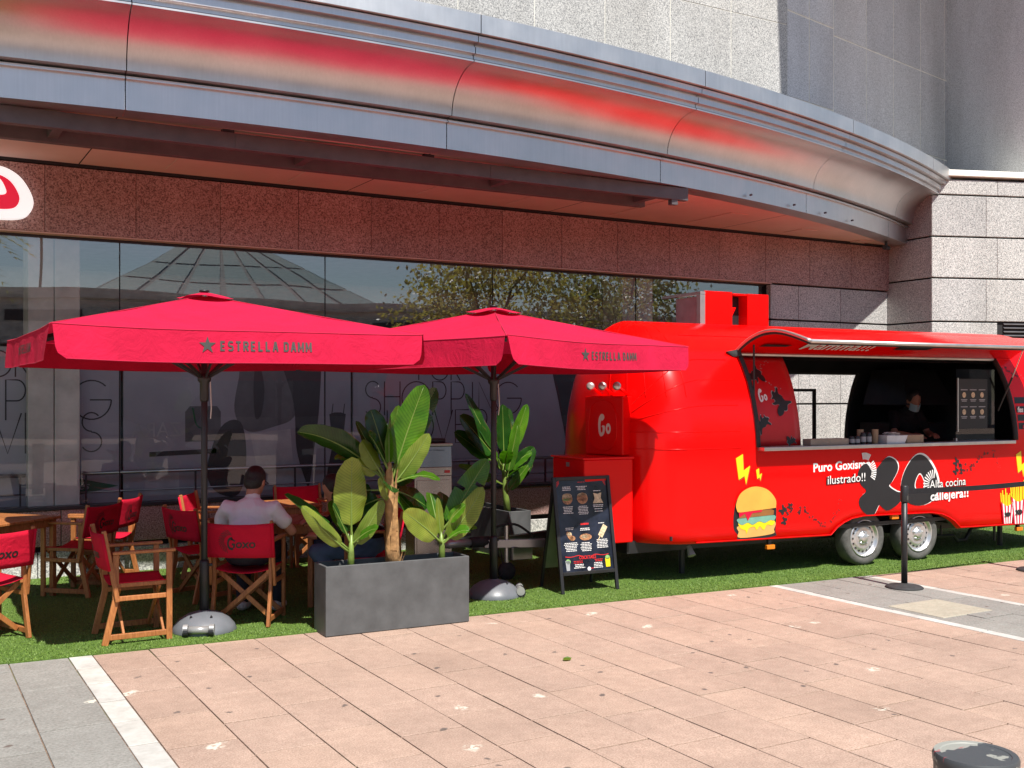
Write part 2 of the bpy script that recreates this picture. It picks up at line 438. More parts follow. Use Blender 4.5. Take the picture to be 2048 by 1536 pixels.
class MB:
    def __init__(self):
        self.v = []; self.f = []
    def add(self, vs, fs):
        k = len(self.v)
        self.v += [tuple(p) for p in vs]
        self.f += [tuple(i + k for i in f) for f in fs]
        return self
    def box(self, c, s, rz=0, m=None):
        hx, hy, hz = s[0] / 2, s[1] / 2, s[2] / 2
        vs = [Vector((x, y, z)) for z in (-hz, hz) for y in (-hy, hy) for x in (-hx, hx)]
        M = Matrix.Rotation(rz, 3, 'Z') if m is None else m
        vs = [M @ p + Vector(c) for p in vs]
        return self.add(vs, [(0, 2, 3, 1), (4, 5, 7, 6), (0, 1, 5, 4), (2, 6, 7, 3), (0, 4, 6, 2), (1, 3, 7, 5)])
    def bb(self, x0, x1, y0, y1, z0, z1):
        return self.box(((x0 + x1) / 2, (y0 + y1) / 2, (z0 + z1) / 2), (x1 - x0, y1 - y0, z1 - z0))
    def beam(self, a, b, w, t, up=(0, 0, 1)):
        a = Vector(a); b = Vector(b); d = (b - a).normalized()
        u = Vector(up)
        if abs(d.dot(u)) > 0.97:
            u = Vector((0, 1, 0))
        s = d.cross(u).normalized(); u = s.cross(d).normalized()
        vs = []
        for p in (a, b):
            for i, j in ((-1, -1), (1, -1), (1, 1), (-1, 1)):
                vs.append(p + s * (w / 2 * i) + u * (t / 2 * j))
        return self.add(vs, [(3, 2, 1, 0), (4, 5, 6, 7), (0, 1, 5, 4), (1, 2, 6, 5), (2, 3, 7, 6), (3, 0, 4, 7)])
    def tube(self, pts, r, n=8, cap=True):
        pts = [Vector(p) for p in pts]
        rs = r if isinstance(r, (list, tuple)) else [r] * len(pts)
        rings = []
        s = None
        for i, p in enumerate(pts):
            d = (pts[min(i + 1, len(pts) - 1)] - pts[max(i - 1, 0)])
            d = d.normalized() if d.length > 1e-9 else Vector((0, 0, 1))
            if s is None:
                u = Vector((0, 0, 1)) if abs(d.z) < 0.9 else Vector((0, 1, 0))
                s = d.cross(u).normalized()
            else:
                s = (s - d * s.dot(d))
                s = s.normalized() if s.length > 1e-6 else d.orthogonal().normalized()
            u = d.cross(s).normalized()
            rings.append([p + (s * math.cos(k * 2 * math.pi / n) + u * math.sin(k * 2 * math.pi / n)) * rs[i] for k in range(n)])
        vs = [q for rg in rings for q in rg]
        fs = []
        for i in range(len(pts) - 1):
            for k in range(n):
                a = i * n + k; b = i * n + (k + 1) % n
                fs.append((a, b, b + n, a + n))
        if cap:
            fs.append(tuple(range(n - 1, -1, -1)))
            fs.append(tuple(range((len(pts) - 1) * n, len(pts) * n)))
        return self.add(vs, fs)
    def lathe(self, prof, n=24, c=(0, 0, 0), axis='Z', cap=True):
        vs = []
        for r, z in prof:
            for k in range(n):
                a = 2 * math.pi * k / n
                if axis == 'Z':
                    p = (c[0] + r * math.cos(a), c[1] + r * math.sin(a), c[2] + z)
                elif axis == 'Y':
                    p = (c[0] + r * math.cos(a), c[1] + z, c[2] + r * math.sin(a))
                else:
                    p = (c[0] + z, c[1] + r * math.cos(a), c[2] + r * math.sin(a))
                vs.append(p)
        fs = []
        for i in range(len(prof) - 1):
            for k in range(n):
                a = i * n + k; b = i * n + (k + 1) % n
                fs.append((a, b, b + n, a + n))
        if cap:
            fs.append(tuple(range(n - 1, -1, -1)))
            fs.append(tuple(range((len(prof) - 1) * n, len(prof) * n)))
        return self.add(vs, fs)
    def prism(self, poly, z0, z1):
        n = len(poly)
        vs = [(x, y, z0) for x, y in poly] + [(x, y, z1) for x, y in poly]
        fs = [tuple(range(n - 1, -1, -1)), tuple(range(n, 2 * n))]
        fs += [(i, (i + 1) % n, n + (i + 1) % n, n + i) for i in range(n)]
        return self.add(vs, fs)
    def flat(self, pts, tf):
        return self.add([tf(*p) for p in pts], [tuple(range(len(pts)))])
    def grid(self, nu, nv, fn, skip=None, close=False):
        vs = [fn(i, j) for i in range(nu) for j in range(nv)]
        fs = []
        for i in range(nu if close else nu - 1):
            for j in range(nv - 1):
                if skip and skip(i, j):
                    continue
                i2 = (i + 1) % nu
                fs.append((i * nv + j, i2 * nv + j, i2 * nv + j + 1, i * nv + j + 1))
        return self.add(vs, fs)
    def mesh(self, name, smooth=False):
        me = bpy.data.meshes.new(name)
        me.from_pydata(self.v, [], self.f)
        me.validate()
        if smooth:
            me.polygons.foreach_set('use_smooth', [True] * len(me.polygons))
        me.update()
        return me
    def build(self, name, mat, parent=None, bevel=0.0, smooth=False, solid=0.0, recalc=False, seg=2):
        me = self.mesh(name, smooth)
        if recalc:
            import bmesh
            bm = bmesh.new(); bm.from_mesh(me)
            bmesh.ops.recalc_face_normals(bm, faces=bm.faces[:])
            bm.to_mesh(me); bm.free()
        me.materials.append(MAT[mat] if isinstance(mat, str) else mat)
        o = bpy.data.objects.new(name, me)
        link(o, parent)
        if solid:
            s = o.modifiers.new('solid', 'SOLIDIFY'); s.thickness = solid; s.offset = 0
        if bevel:
            b = o.modifiers.new('bevel', 'BEVEL'); b.width = bevel; b.segments = seg; b.limit_method = 'ANGLE'
        return o

def inst(src, name, parent, loc=(0, 0, 0), rot=(0, 0, 0)):
    o = bpy.data.objects.new(name, src.data)
    o.location = loc; o.rotation_euler = rot
    link(o, parent)
    for m in src.modifiers:
        if m.type == 'BEVEL':
            b = o.modifiers.new('bevel', 'BEVEL'); b.width = m.width; b.segments = m.segments; b.limit_method = 'ANGLE'
    return o

def copy_tree(o, parent=None):
    c = o.copy()
    COL.objects.link(c)
    c.parent = parent
    for ch in list(o.children):
        copy_tree(ch, c)
    return c

def text_mesh(s, size=1.0, offset=0.0, shear=0.0, align='LEFT', extrude=0.0, spacing=1.0):
    cu = bpy.data.curves.new('lettering', 'FONT')
    cu.body = s; cu.size = size; cu.offset = offset; cu.shear = shear
    cu.align_x = align; cu.extrude = extrude; cu.space_character = spacing; cu.resolution_u = 3
    ob = bpy.data.objects.new('lettering', cu)
    COL.objects.link(ob)
    dg = bpy.context.evaluated_depsgraph_get()
    me = bpy.data.meshes.new_from_object(ob.evaluated_get(dg))
    bpy.data.objects.remove(ob)
    bpy.data.curves.remove(cu)
    return me

def text(name, s, size, mat, parent, org, ux, uy, offset=0.0, shear=0.0, align='LEFT', xs=1.0, spacing=1.0, warp=None):
    """flat lettering: org + x*ux + y*uy"""
    me = text_mesh(s, size, offset, shear, align, 0, spacing)
    ux = Vector(ux); uy = Vector(uy); org = Vector(org)
    for v in me.vertices:
        x, y = v.co.x * xs, v.co.y
        p = org + ux * x + uy * y
        if warp:
            p = warp(p)
        v.co = p
    me.materials.clear()
    me.materials.append(MAT[mat])
    me.update()
    o = bpy.data.objects.new(name, me)
    return link(o, parent)

def smooth_loop(pts, n=6, closed=True):
    out = []
    N = len(pts)
    P = [Vector((*p, 0)) if len(p) == 2 else Vector(p) for p in pts]
    rng = range(N) if closed else range(N - 1)
    for i in rng:
        p0 = P[(i - 1) % N] if closed or i > 0 else P[i]
        p1 = P[i]; p2 = P[(i + 1) % N]
        p3 = P[(i + 2) % N] if closed or i + 2 < N else p2
        for k in range(n):
            t = k / n
            q = 0.5 * ((2 * p1) + (p2 - p0) * t + (2 * p0 - 5 * p1 + 4 * p2 - p3) * t * t + (3 * p1 - p0 - 3 * p2 + p3) * t ** 3)
            out.append(q)
    if not closed:
        out.append(P[-1])
    return [(q.x, q.y) if len(pts[0]) == 2 else tuple(q) for q in out]

def stroke(mb, pts, w, tf):
    """flat ribbon of width w along 2-D pts, mapped by tf(x, y)"""
    P = [Vector(p) for p in pts]
    L = []
    for i, p in enumerate(P):
        d = (P[min(i + 1, len(P) - 1)] - P[max(i - 1, 0)]).normalized()
        nrm = Vector((-d.y, d.x)) * (w / 2)
        L.append((p + nrm, p - nrm))
    vs = []
    for a, b in L:
        vs += [tf(a.x, a.y), tf(b.x, b.y)]
    mb.add(vs, [(2 * i, 2 * i + 1, 2 * i + 3, 2 * i + 2) for i in range(len(P) - 1)])

def arc(cx, cy, rx, ry, a0, a1, n=14):
    return [(cx + rx * math.cos(R(a0 + (a1 - a0) * i / n)), cy + ry * math.sin(R(a0 + (a1 - a0) * i / n))) for i in range(n + 1)]
# ================================================================== SETTING
# ground sheet to the horizon
struct(MB().add([(-300, -300, -0.03), (300, -300, -0.03), (300, 300, -0.03), (-300, 300, -0.03)], [(0, 1, 2, 3)]).build('ground', 'pink'))
struct(MB().add([(-300, -20, -0.02), (300, -20, -0.02), (300, -9, -0.02), (-300, -9, -0.02)], [(0, 1, 2, 3)]).build('road', 'asphalt'))
pave = struct(MB().add([(-2.2, 2.3, -0.009), (13.2, 2.3, -0.009), (13.2, 8.6, -0.009), (-2.2, 8.6, -0.009)], [(0, 1, 2, 3)]).build('pavement', 'bed'))

TW, TL, GAP = 0.375, 0.58, 0.0045
def slab_src(name, w, l, mat):
    o = MB().bb(-w / 2, w / 2, -l / 2, l / 2, -0.03, 0).build(name, mat, pave, bevel=0.0015, seg=1)
    o.hide_render = False
    return o
first = {}
def put_slab(name, w, l, mat, x, y, n=[0]):
    key = (name, round(w, 3), round(l, 3), mat)
    z = random.uniform(-0.0016, 0.0016)
    rot = (random.uniform(-0.0018, 0.0018), random.uniform(-0.0018, 0.0018), random.uniform(-0.0015, 0.0015))
    if key not in first:
        first[key] = slab_src(name, w, l, mat)
        o = first[key]
        o.location = (x, y, z); o.rotation_euler = rot
    else:
        o = inst(first[key], name, pave, (x, y, z), rot)
    n[0] += 1
    return o
def in_view(x, y, pad=2.0):
    d = 0.5 * x + 0.866 * y
    r = 0.866 * x - 0.5 * y
    return d > 3.9 and abs(r) < 0.476 * d + pad
def turf_edge(x):
    return 7.955 - 0.0545 * x
def column(name, mat, x0, w, ymin, ymax, off, l=TL):
    y = ymin - off
    while y < ymax:
        if in_view(x0 + w / 2, y + l / 2) and y < turf_edge(x0) + 0.15:
            put_slab(name, w - 0.008, l - 0.012, mat, x0 + w / 2, y + l / 2)
        y += l
offs = [0.0, 0.29, 0.12, 0.41, 0.2, 0.5, 0.07, 0.33]
for i in range(16):
    column('paving_slab', 'pink', 1.205 + i * 0.3725, 0.3725, 2.7, 8.2, offs[i % 8])
for i in range(3):
    column('slate_slab', 'greystone', -0.06 + i * 0.37, 0.37, 3.6, 8.2, offs[(i * 3) % 8], 0.9)
column('marble_strip', 'marble', 1.05, 0.155, 3.6, 8.2, 0.1, 0.45)
column('marble_strip', 'marble', 7.165, 0.105, 3.6, 8.2, 0.1, 0.9)
for i in range(3):
    column('slate_slab', 'greystone', 7.27 + i * 0.365, 0.365, 4.2, 8.0, offs[(i * 3 + 1) % 8], 0.8)
column('marble_strip', 'marble', 8.365, 0.10, 4.2, 8.0, 0.2, 0.9)
for i in range(10):
    column('paving_slab', 'pink', 8.465 + i * 0.3725, 0.3725, 4.4, 8.0, offs[(i * 5 + 2) % 8])
b_ = MB().bb(-0.31, 0.31, -0.28, 0.28, -0.02, 0.004).build('replacement_slab', 'beigestone', pave, bevel=0.003, seg=1)
b_.location = (7.66, 6.05, 0.0)

# fallen leaf
lf = MB().add([(0, 0, 0.006), (0.02, 0.022, 0.016), (0.05, 0.02, 0.022), (0.075, 0.004, 0.012), (0.05, -0.016, 0.006), (0.02, -0.018, 0.008)], [(0, 1, 2, 3, 4, 5)]).build('fallen_leaf', 'leaf_light')
lf.location = (3.93, 6.12, 0.002)
tag(lf, 'small dry leaf lying on the pink paving', 'leaf')

# ---- artificial turf
ty = 11.42
tb = MB()
nx = 40
tb.grid(nx, 2, lambda i, j: (-3.2 + 17 * i / (nx - 1), turf_edge(-3.2 + 17 * i / (nx - 1)) + 0.004 * math.sin(i * 2.1) if j == 0 else ty, 0.006))
tb.add([(-3.2, turf_edge(-3.2), 0.006), (13.8, turf_edge(13.8), 0.006), (13.8, turf_edge(13.8), -0.004), (-3.2, turf_edge(-3.2), -0.004)], [(0, 1, 2, 3)])
struct(tb.build('turf_carpet', 'turf_base'))
rng = np.random.default_rng(3)
NB = 170000
xx = rng.uniform(-1.0, 13.0, NB)
tt = rng.random(NB) ** 1.35
yy = (7.955 - 0.0545 * xx) + tt * (11.40 - (7.955 - 0.0545 * xx))
dd = 0.5 * xx + 0.866 * yy; rr_ = 0.866 * xx - 0.5 * yy
keep = np.abs(rr_) < 0.476 * dd + 0.5
xx = xx[keep]; yy = yy[keep]; n_ = len(xx)
ang = rng.uniform(0, 2 * math.pi, n_); hh = rng.uniform(0.006, 0.015, n_); ww = rng.uniform(0.0025, 0.0045, n_)
lean = rng.uniform(-0.012, 0.012, (n_, 2))
V = np.zeros((n_, 3, 3))
V[:, 0] = np.stack([xx - ww * np.cos(ang), yy - ww * np.sin(ang), np.full(n_, 0.005)], 1)
V[:, 1] = np.stack([xx + ww * np.cos(ang), yy + ww * np.sin(ang), np.full(n_, 0.005)], 1)
V[:, 2] = np.stack([xx + lean[:, 0], yy + lean[:, 1], 0.005 + hh], 1)
me = bpy.data.meshes.new('turf_blades')
me.vertices.add(3 * n_); me.vertices.foreach_set('co', V.ravel())
me.loops.add(3 * n_); me.loops.foreach_set('vertex_index', np.arange(3 * n_, dtype=np.int32))
me.polygons.add(n_); me.polygons.foreach_set('loop_start', np.arange(0, 3 * n_, 3, dtype=np.int32))
me.update(calc_edges=True); me.validate()
me.materials.append(MAT['turf'])
o = bpy.data.objects.new('turf_blades', me); link(o); stuff(o)
tag(o, 'bright green artificial grass fibres covering the terrace carpet', 'artificial grass')

# ================================================================== SHOPPING CENTRE FACADE
fac = thing('shop_facade', 'granite and glass shopfront wall under the curved steel canopy', 'building', (0, 11.44, 0))
def fbox(name, mat, x0, x1, y0, y1, z0, z1, bevel=0.004, parent=fac):
    return MB().bb(x0, x1, y0 - 11.44, y1 - 11.44, z0, z1).build(name, mat, parent, bevel=bevel, seg=1)
GX0, GX1 = -2.3, 10.75
# plinth: low lit course, dark recess, upper course
fbox('recess_backing', 'joint', GX0 - 2, 13.2, 11.50, 11.75, -0.02, 0.66, 0)
x = GX0 - 0.3
k = 0
while x < 13.0:
    w = 1.28
    fbox('plinth_block', 'granite', x + 0.004, min(x + w, 13.14) - 0.004, 11.42, 11.55, -0.02, 0.255)
    x += w
x = GX0 - 0.6
while x < GX1 - 0.1:
    w = 1.45
    fbox('plinth_block', 'granite_bounced', x + 0.004, min(x + w, GX1) - 0.004, 11.40, 11.55, 0.315, 0.665)
    x += w
fbox('window_sill', 'darkmetal', GX0 - 0.5, GX1, 11.38, 11.62, 0.668, 0.70)
# frieze over the glass, panels 0.85 wide
x = 1.29 - 0.85 * 5
while x < 13.1:
    x1 = min(x + 0.85, 13.15)
    fbox('frieze_panel', 'granite_bounced', x + 0.002, x1 - 0.002, 11.30, 11.40, 3.385, 4.035, 0.003)
    x += 0.85
fbox('frieze_backing', 'joint', GX0 - 1, 13.15, 11.385, 11.60, 3.40, 4.10, 0)
fbox('frieze_underside', 'soffit', GX0 - 1, GX1 + 0.02, 11.31, 11.62, 3.372, 3.384, 0)
fbox('shadow_gap', 'joint', GX0 - 1, 13.15, 11.30, 11.39, 4.045, 4.10, 0)
# stone pier between the glass and the corner
zc = [0.26, 0.45, 1.06, 1.67, 2.28, 2.87, 3.375]
fbox('pier_backing', 'joint', 10.78, 13.15, 11.40, 11.70, 0.0, 3.40, 0)
for a, b in zip(zc[:-1], zc[1:]):
    for x0, x1 in ((10.76, 11.3), (11.3, 12.15), (12.15, 13.15)):
        fbox('pier_block', 'granite', x0 + 0.003, x1 - 0.003, 11.33, 11.42, a + 0.012, b - 0.012, 0.004)
# glazing
edges = [-2.3, -0.15, 2.01, 4.2, 6.34, 8.5, 10.72]
for a, b in zip(edges[:-1], edges[1:]):
    MB().add([(a + 0.006, 0.016, 2.312), (b - 0.006, 0.016, 2.312), (b - 0.006, 0.016, 3.372), (a + 0.006, 0.016, 3.372)], [(0, 1, 2, 3)]).build('glass_pane', 'glass', fac)
    MB().add([(a + 0.006, 0.016, 0.70), (b - 0.006, 0.016, 0.70), (b - 0.006, 0.016, 2.30), (a + 0.006, 0.016, 2.30)], [(0, 1, 2, 3)]).build('glass_pane', 'glass_low', fac)
for a in edges[1:-1]:
    fbox('glazing_joint', 'joint', a - 0.005, a + 0.005, 11.452, 11.47, 0.70, 3.372, 0)
fbox('transom_rail', 'darkmetal', GX0, GX1, 11.445, 11.475, 2.30, 2.312, 0)
fbox('head_rail', 'darkmetal', GX0, GX1, 11.44, 11.50, 3.345, 3.372, 0)
# interior: floor, back wall, ceiling, concrete columns
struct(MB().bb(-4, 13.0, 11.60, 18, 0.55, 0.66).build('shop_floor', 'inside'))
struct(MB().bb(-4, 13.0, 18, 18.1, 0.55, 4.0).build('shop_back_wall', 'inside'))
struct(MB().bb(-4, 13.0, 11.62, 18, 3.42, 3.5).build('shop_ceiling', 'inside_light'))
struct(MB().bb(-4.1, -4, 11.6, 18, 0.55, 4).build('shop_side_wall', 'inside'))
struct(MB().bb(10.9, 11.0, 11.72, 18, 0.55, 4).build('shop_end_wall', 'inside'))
for i, (x0, x1, lab) in enumerate(((1.165, 1.645, 'concrete column inside the window left of the large parasol'), (8.35, 8.85, 'concrete column inside the window behind the trailer roof'))):
    c = thing('concrete_column', lab, 'column', ((x0 + x1) / 2, 11.75, 0.66), 0, 'columns behind the shop window')
    MB().bb(-(x1 - x0) / 2, -0.004, -0.2, 0.25, 0, 2.76).build('shaft', 'concrete', c, bevel=0.008)
    MB().bb(0.004, (x1 - x0) / 2, -0.2, 0.25, 0, 2.76).build('shaft', 'concrete', c, bevel=0.008)
# steel ceiling duct seen through the upper panes
d = thing('ceiling_duct', 'long grey duct hanging under the ceiling behind the shop glass', 'duct', (3.5, 13.0, 3.05))
MB().tube([(-6.5, 0, 0), (7, 0, 0)], 0.17, 12).build('pipe', 'inside_light', d, smooth=True)
MB().tube([(-6.5, 0.9, -0.1), (7, 0.9, -0.1)], 0.09, 10).build('pipe', 'inside_light', d, smooth=True)
# handrail inside the glass, between the columns
def rail(x0, x1, lab):
    t = thing('handrail', lab, 'railing', ((x0 + x1) / 2, 11.60, 0.66), 0, 'handrails behind the shop glass')
    h = (x1 - x0) / 2
    MB().tube([(-h, 0, 0.345), (h, 0, 0.345)], 0.02, 10).build('top_rail', 'rail', t, smooth=True)
    MB().tube([(-h, 0, 0.155), (h, 0, 0.155)], 0.009, 8).build('lower_rail', 'rail', t, smooth=True)
    n = max(2, int((x1 - x0) / 1.1))
    for i in range(n + 1):
        x = -h + 0.05 + (2 * h - 0.1) * i / n
        MB().bb(x - 0.008, x + 0.008, -0.012, 0.012, 0, 0.33).build('post', 'darkmetal', t)
rail(-2.2, 1.15, 'short steel handrail at the left edge behind the shop glass')
rail(1.66, 8.33, 'long steel handrail running behind the shop glass past the seated man')

# window film screens with printed pictures, behind the glass
def screen(x0, x1, lab):
    t = thing('window_screen', lab, 'screen', ((x0 + x1) / 2, 11.70, 0.66), 0, 'grey printed screens in the shop window')
    MB().bb(-(x1 - x0) / 2, (x1 - x0) / 2, 0, 0.03, 0, 1.62).build('sheet', 'panel', t)
    def tf(k):
        return lambda x, y: (x - (x0 + x1) / 2, -0.002 * k, y - 0.66)
    return t, tf
def letters(s):
    S = {'S': [arc(0.5, 0.76, 0.36, 0.24, 40, 270, 14) + arc(0.5, 0.25, 0.40, 0.25, 90, -150, 16)],
         'H': [[(0.1, 0), (0.1, 1)], [(0.9, 0), (0.9, 1)], [(0.1, 0.55), (0.9, 0.55)]],
         'O': [arc(0.5, 0.5, 0.5, 0.5, 0, 360, 28)],
         'P': [[(0.1, 0), (0.1, 1), (0.5, 1)] + arc(0.5, 0.74, 0.32, 0.26, 90, -90, 12) + [(0.1, 0.48)]],
         'I': [[(0.5, 0), (0.5, 1)]],
         'N': [[(0.08, 0), (0.08, 1), (0.92, 0), (0.92, 1)]],
         'G': [arc(0.5, 0.5, 0.5, 0.5, 45, 360, 26), [(0.45, 0.5), (1.0, 0.5)]],
         'L': [[(0.15, 1), (0.15, 0), (0.8, 0)]],
         'V': [[(0, 1), (0.5, 0), (1, 1)]],
         'E': [[(0.85, 1), (0.1, 1), (0.1, 0), (0.85, 0)], [(0.1, 0.55), (0.75, 0.55)]],
         'R': [[(0.1, 0), (0.1, 1), (0.5, 1)] + arc(0.5, 0.74, 0.32, 0.26, 90, -90, 12) + [(0.1, 0.48)], [(0.4, 0.48), (0.9, 0)]],
         'F': [[(0.85, 1), (0.1, 1), (0.1, 0)], [(0.1, 0.55), (0.75, 0.55)]]}
    return [S[c] for c in s]
def thin_word(name, s, x, y, h, par, tf, w=None, adv=None, sw=0.014):
    mb = MB()
    for c, st in zip(s, letters(s)):
        cw = h * (0.35 if c == 'I' else (0.95 if c in 'OG' else 0.62))
        for poly in st:
            stroke(mb, [(x + p[0] * cw, y + p[1] * h) for p in poly], sw, tf)
        x += cw + h * (adv if adv is not None else 0.08)
    return mb.build(name, 'ink', par)
t1, tf1 = screen(-2.2, 2.06, 'grey window screen with thin black shopping lettering at the left')
thin_word('lettering', 'SHOPPING', -0.17, 1.55, 0.40, t1, tf1(1), adv=0.0)
thin_word('lettering', 'LOVERS', 0.22, 1.22, 0.40, t1, tf1(1), adv=0.03)
thin_word('lettering', 'FOR', 0.6, 1.98, 0.26, t1, tf1(1))
MB().flat([(1.6, 0.96), (2.04, 0.86), (1.6, 0.77)], tf1(1)).build('logo_triangle', 'print_green', t1)
text('logo_lettering', 'Inglés', 0.12, 'print_light', t1, (-0.07 + 1.62, -0.006, 0.835 - 0.66), (1, 0, 0), (0, 0, 1), 0, 0.3).location = (0, 0, 0)
t2, tf2 = screen(2.09, 4.60, 'grey window screen printed with a coat, bags and a handbag')
def pic(pts, mat, par, tf, k=1, n=5, name='printed_picture'):
    return MB().flat(smooth_loop(pts, n), tf(k)).build(name, mat, par)
# coat and arm
pic([(3.35, 2.25), (3.75, 2.26), (3.95, 2.1), (4.02, 1.85), (3.92, 1.55), (3.7, 1.45), (3.4, 1.4), (3.25, 1.62), (3.3, 2.0)], 'print_mid', t2, tf2, 1)
pic([(3.78, 2.27), (4.2, 2.27), (4.22, 1.7), (4.16, 1.2), (4.1, 0.78), (4.05, 0.85), (3.95, 1.2), (3.92, 1.7)], 'print_dark', t2, tf2, 2)
pic([(3.5, 2.2), (3.58, 1.9), (3.55, 1.6), (3.48, 1.55), (3.46, 1.9)], 'print_dark', t2, tf2, 3)
pic([(3.1, 1.45), (3.32, 1.5), (3.38, 1.1), (3.3, 0.72), (3.05, 0.75), (2.95, 1.0)], 'print_dark', t2, tf2, 2)
MB().flat([(3.42, 1.38), (3.88, 1.42), (3.93, 0.78), (3.55, 0.74)], tf2(3)).build('printed_picture', 'print_light', t2)
MB().flat([(2.72, 1.30), (3.10, 1.30), (3.10, 1.62), (3.06, 1.68), (2.77, 1.68), (2.72, 1.62)], tf2(1)).build('printed_picture', 'print_mid', t2)
MB().tube([(p_[0] - 3.345, -0.004, p_[1] - 0.66) for p_ in smooth_loop([(2.80, 1.66), (2.84, 1.48), (2.92, 1.46), (2.96, 1.64)], 5, False)], 0.008, 4).build('printed_picture', 'print_green', t2)
MB().flat([(2.35, 1.2), (3.05, 1.22), (3.05, 1.17), (2.35, 1.15)], tf2(2)).build('printed_picture', 'print_dark', t2)
MB().flat([(2.32, 1.1), (2.65, 1.08), (2.66, 0.74), (2.30, 0.74)], tf2(1)).build('printed_picture', 'print_light', t2)
text('printed_lettering', 'ZARA', 0.22, 'print_light', t2, (2.68 - 3.345, -0.008, 1.36 - 0.66), (-1, 0, 0), (0, 0, 1), 0, 0, xs=0.9)
MB().flat([(q_[0] - 0.30, q_[1]) for q_ in [(4.64, 1.58), (4.70, 1.60), (4.78, 1.60), (4.84, 1.58), (4.82, 1.40), (4.79, 1.28), (4.86, 0.95), (4.88, 0.78), (4.60, 0.78), (4.62, 0.95), (4.69, 1.28), (4.66, 1.40)]], tf2(1)).build('printed_picture', 'print_dark', t2)
for xx_ in (4.37, 4.51):
    MB().flat([(xx_ - 0.006, 1.58), (xx_ + 0.006, 1.58), (xx_ + 0.02, 1.70), (xx_ + 0.01, 1.70)], tf2(1)).build('printed_picture', 'print_dark', t2)
t3, tf3 = screen(4.63, 8.3, 'grey window screen with the full thin black shopping slogan')
thin_word('lettering', 'FOR', 5.45, 1.98, 0.25, t3, tf3(1))
thin_word('lettering', 'SHOPPING', 4.75, 1.56, 0.40, t3, tf3(1), adv=0.0)
thin_word('lettering', 'LOVERS', 5.02, 1.22, 0.40, t3, tf3(1), adv=0.03)
pic([(7.35, 2.25), (7.7, 2.27), (7.85, 1.8), (7.8, 1.2), (7.9, 0.72), (7.5, 0.7), (7.55, 1.2), (7.45, 1.7)], 'print_dark', t3, tf3, 1)

# round illuminated-style shop sign on the frieze
sg = thing('shop_sign_letter', 'white and red rounded sign letter fixed to the stone frieze at the left edge', 'sign', (0.90, 11.28, 3.715))
blob = smooth_loop([(a_ * 0.74, b_ * 0.84) for a_, b_ in [(-0.36, 0.06), (-0.24, 0.24), (-0.02, 0.29), (0.2, 0.2), (0.34, 0.02), (0.37, -0.13), (0.27, -0.26), (0.0, -0.295), (-0.28, -0.27), (-0.38, -0.14)]], 6)
def plate(pts, y0, y1, sc=1.0, off=(0, 0)):
    mb = MB(); n = len(pts)
    vs = [(x * sc + off[0], y0, z * sc + off[1]) for x, z in pts] + [(x * sc + off[0], y1, z * sc + off[1]) for x, z in pts]
    mb.add(vs, [tuple(range(n)), tuple(range(2 * n - 1, n - 1, -1))] + [(i, n + i, n + (i + 1) % n, (i + 1) % n) for i in range(n)])
    return mb
plate(blob, -0.10, 0.02).build('letter_body', 'sign_white', sg)
plate(blob, -0.112, -0.101, 0.66, (-0.03, 0.0)).build('red_face', 'sign_red', sg)
plate(smooth_loop([(-0.06, -0.02), (0.0, 0.1), (0.06, -0.02), (0.0, -0.05)], 5), -0.118, -0.1125, 1, (-0.02, 0.02)).build('letter_eye', 'sign_white', sg)

# ---- upper wall above the canopy
up = thing('upper_wall', 'sunlit speckled granite wall rising above the canopy', 'wall', (0, 11.0, 4.9))
zs = [4.5, 5.65, 6.9, 8.1, 9.4]
MB().bb(-6, 10.68, -0.064, 0.5, -0.4, 5).build('backing', 'mortar', up)
xs_ = [-6] + [-4.6 + 1.02 * i for i in range(16)]
xs_ = [v for v in xs_ if v < 10.3] + [10.70]
for a, b in zip(xs_[:-1], xs_[1:]):
    for i in range(len(zs) - 1):
        MB().bb(a + 0.005, b - 0.005, -0.07, 0.0, zs[i] - 4.9 + 0.005, zs[i + 1] - 4.9 - 0.005).build('granite_panel', 'granite', up, bevel=0.003, seg=1)
rc = thing('recessed_wall', 'shaded blue-grey polished granite bay beside the sunlit wall', 'wall', (10.70, 11.0, 4.9), R(11.5))
MB().bb(0.03, 5.25, 0.006, 0.5, -0.4, 5).build('backing', 'mortar', rc)
xr = [0.03, 0.62, 1.25, 2.15, 2.95, 3.8, 4.6, 5.25]
for i, (a, b) in enumerate(zip(xr[:-1], xr[1:])):
    zz = [4.5, 5.95, 7.15, 8.4, 9.4] if i < 2 else [4.5, 5.72, 7.05, 8.4, 9.4]
    for c, d in zip(zz[:-1], zz[1:]):
        MB().bb(a + 0.011, b - 0.011, 0.0, 0.05, c - 4.9 + 0.011, d - 4.9 - 0.011).build('granite_panel', 'granite_lifted', rc, bevel=0.003, seg=1)
MB().bb(5.20, 5.27, -0.03, 0.0, -0.3, 4.5).build('corner_trim', 'mortar', rc)
# unseen slab, arms and wall added out of view to shade the bay
ov = thing('shade_slab', 'unseen concrete slab added high above to shade the recessed bay', 'shade slab', (10.25, 6.3, 12.0))
MB().bb(0, 9.0, 0, 4.3, 0, 0.3).build('slab', 'concrete', ov)
for x in (1.2, 5.8):
    MB().bb(x, x + 0.3, 4.3, 6.2, 0.0, 0.3).build('arm', 'concrete', ov)
MB().bb(0.5, 6.5, 6.2, 6.6, -2.6, 0.6).build('shade_slab_wall', 'granite_lifted', ov)

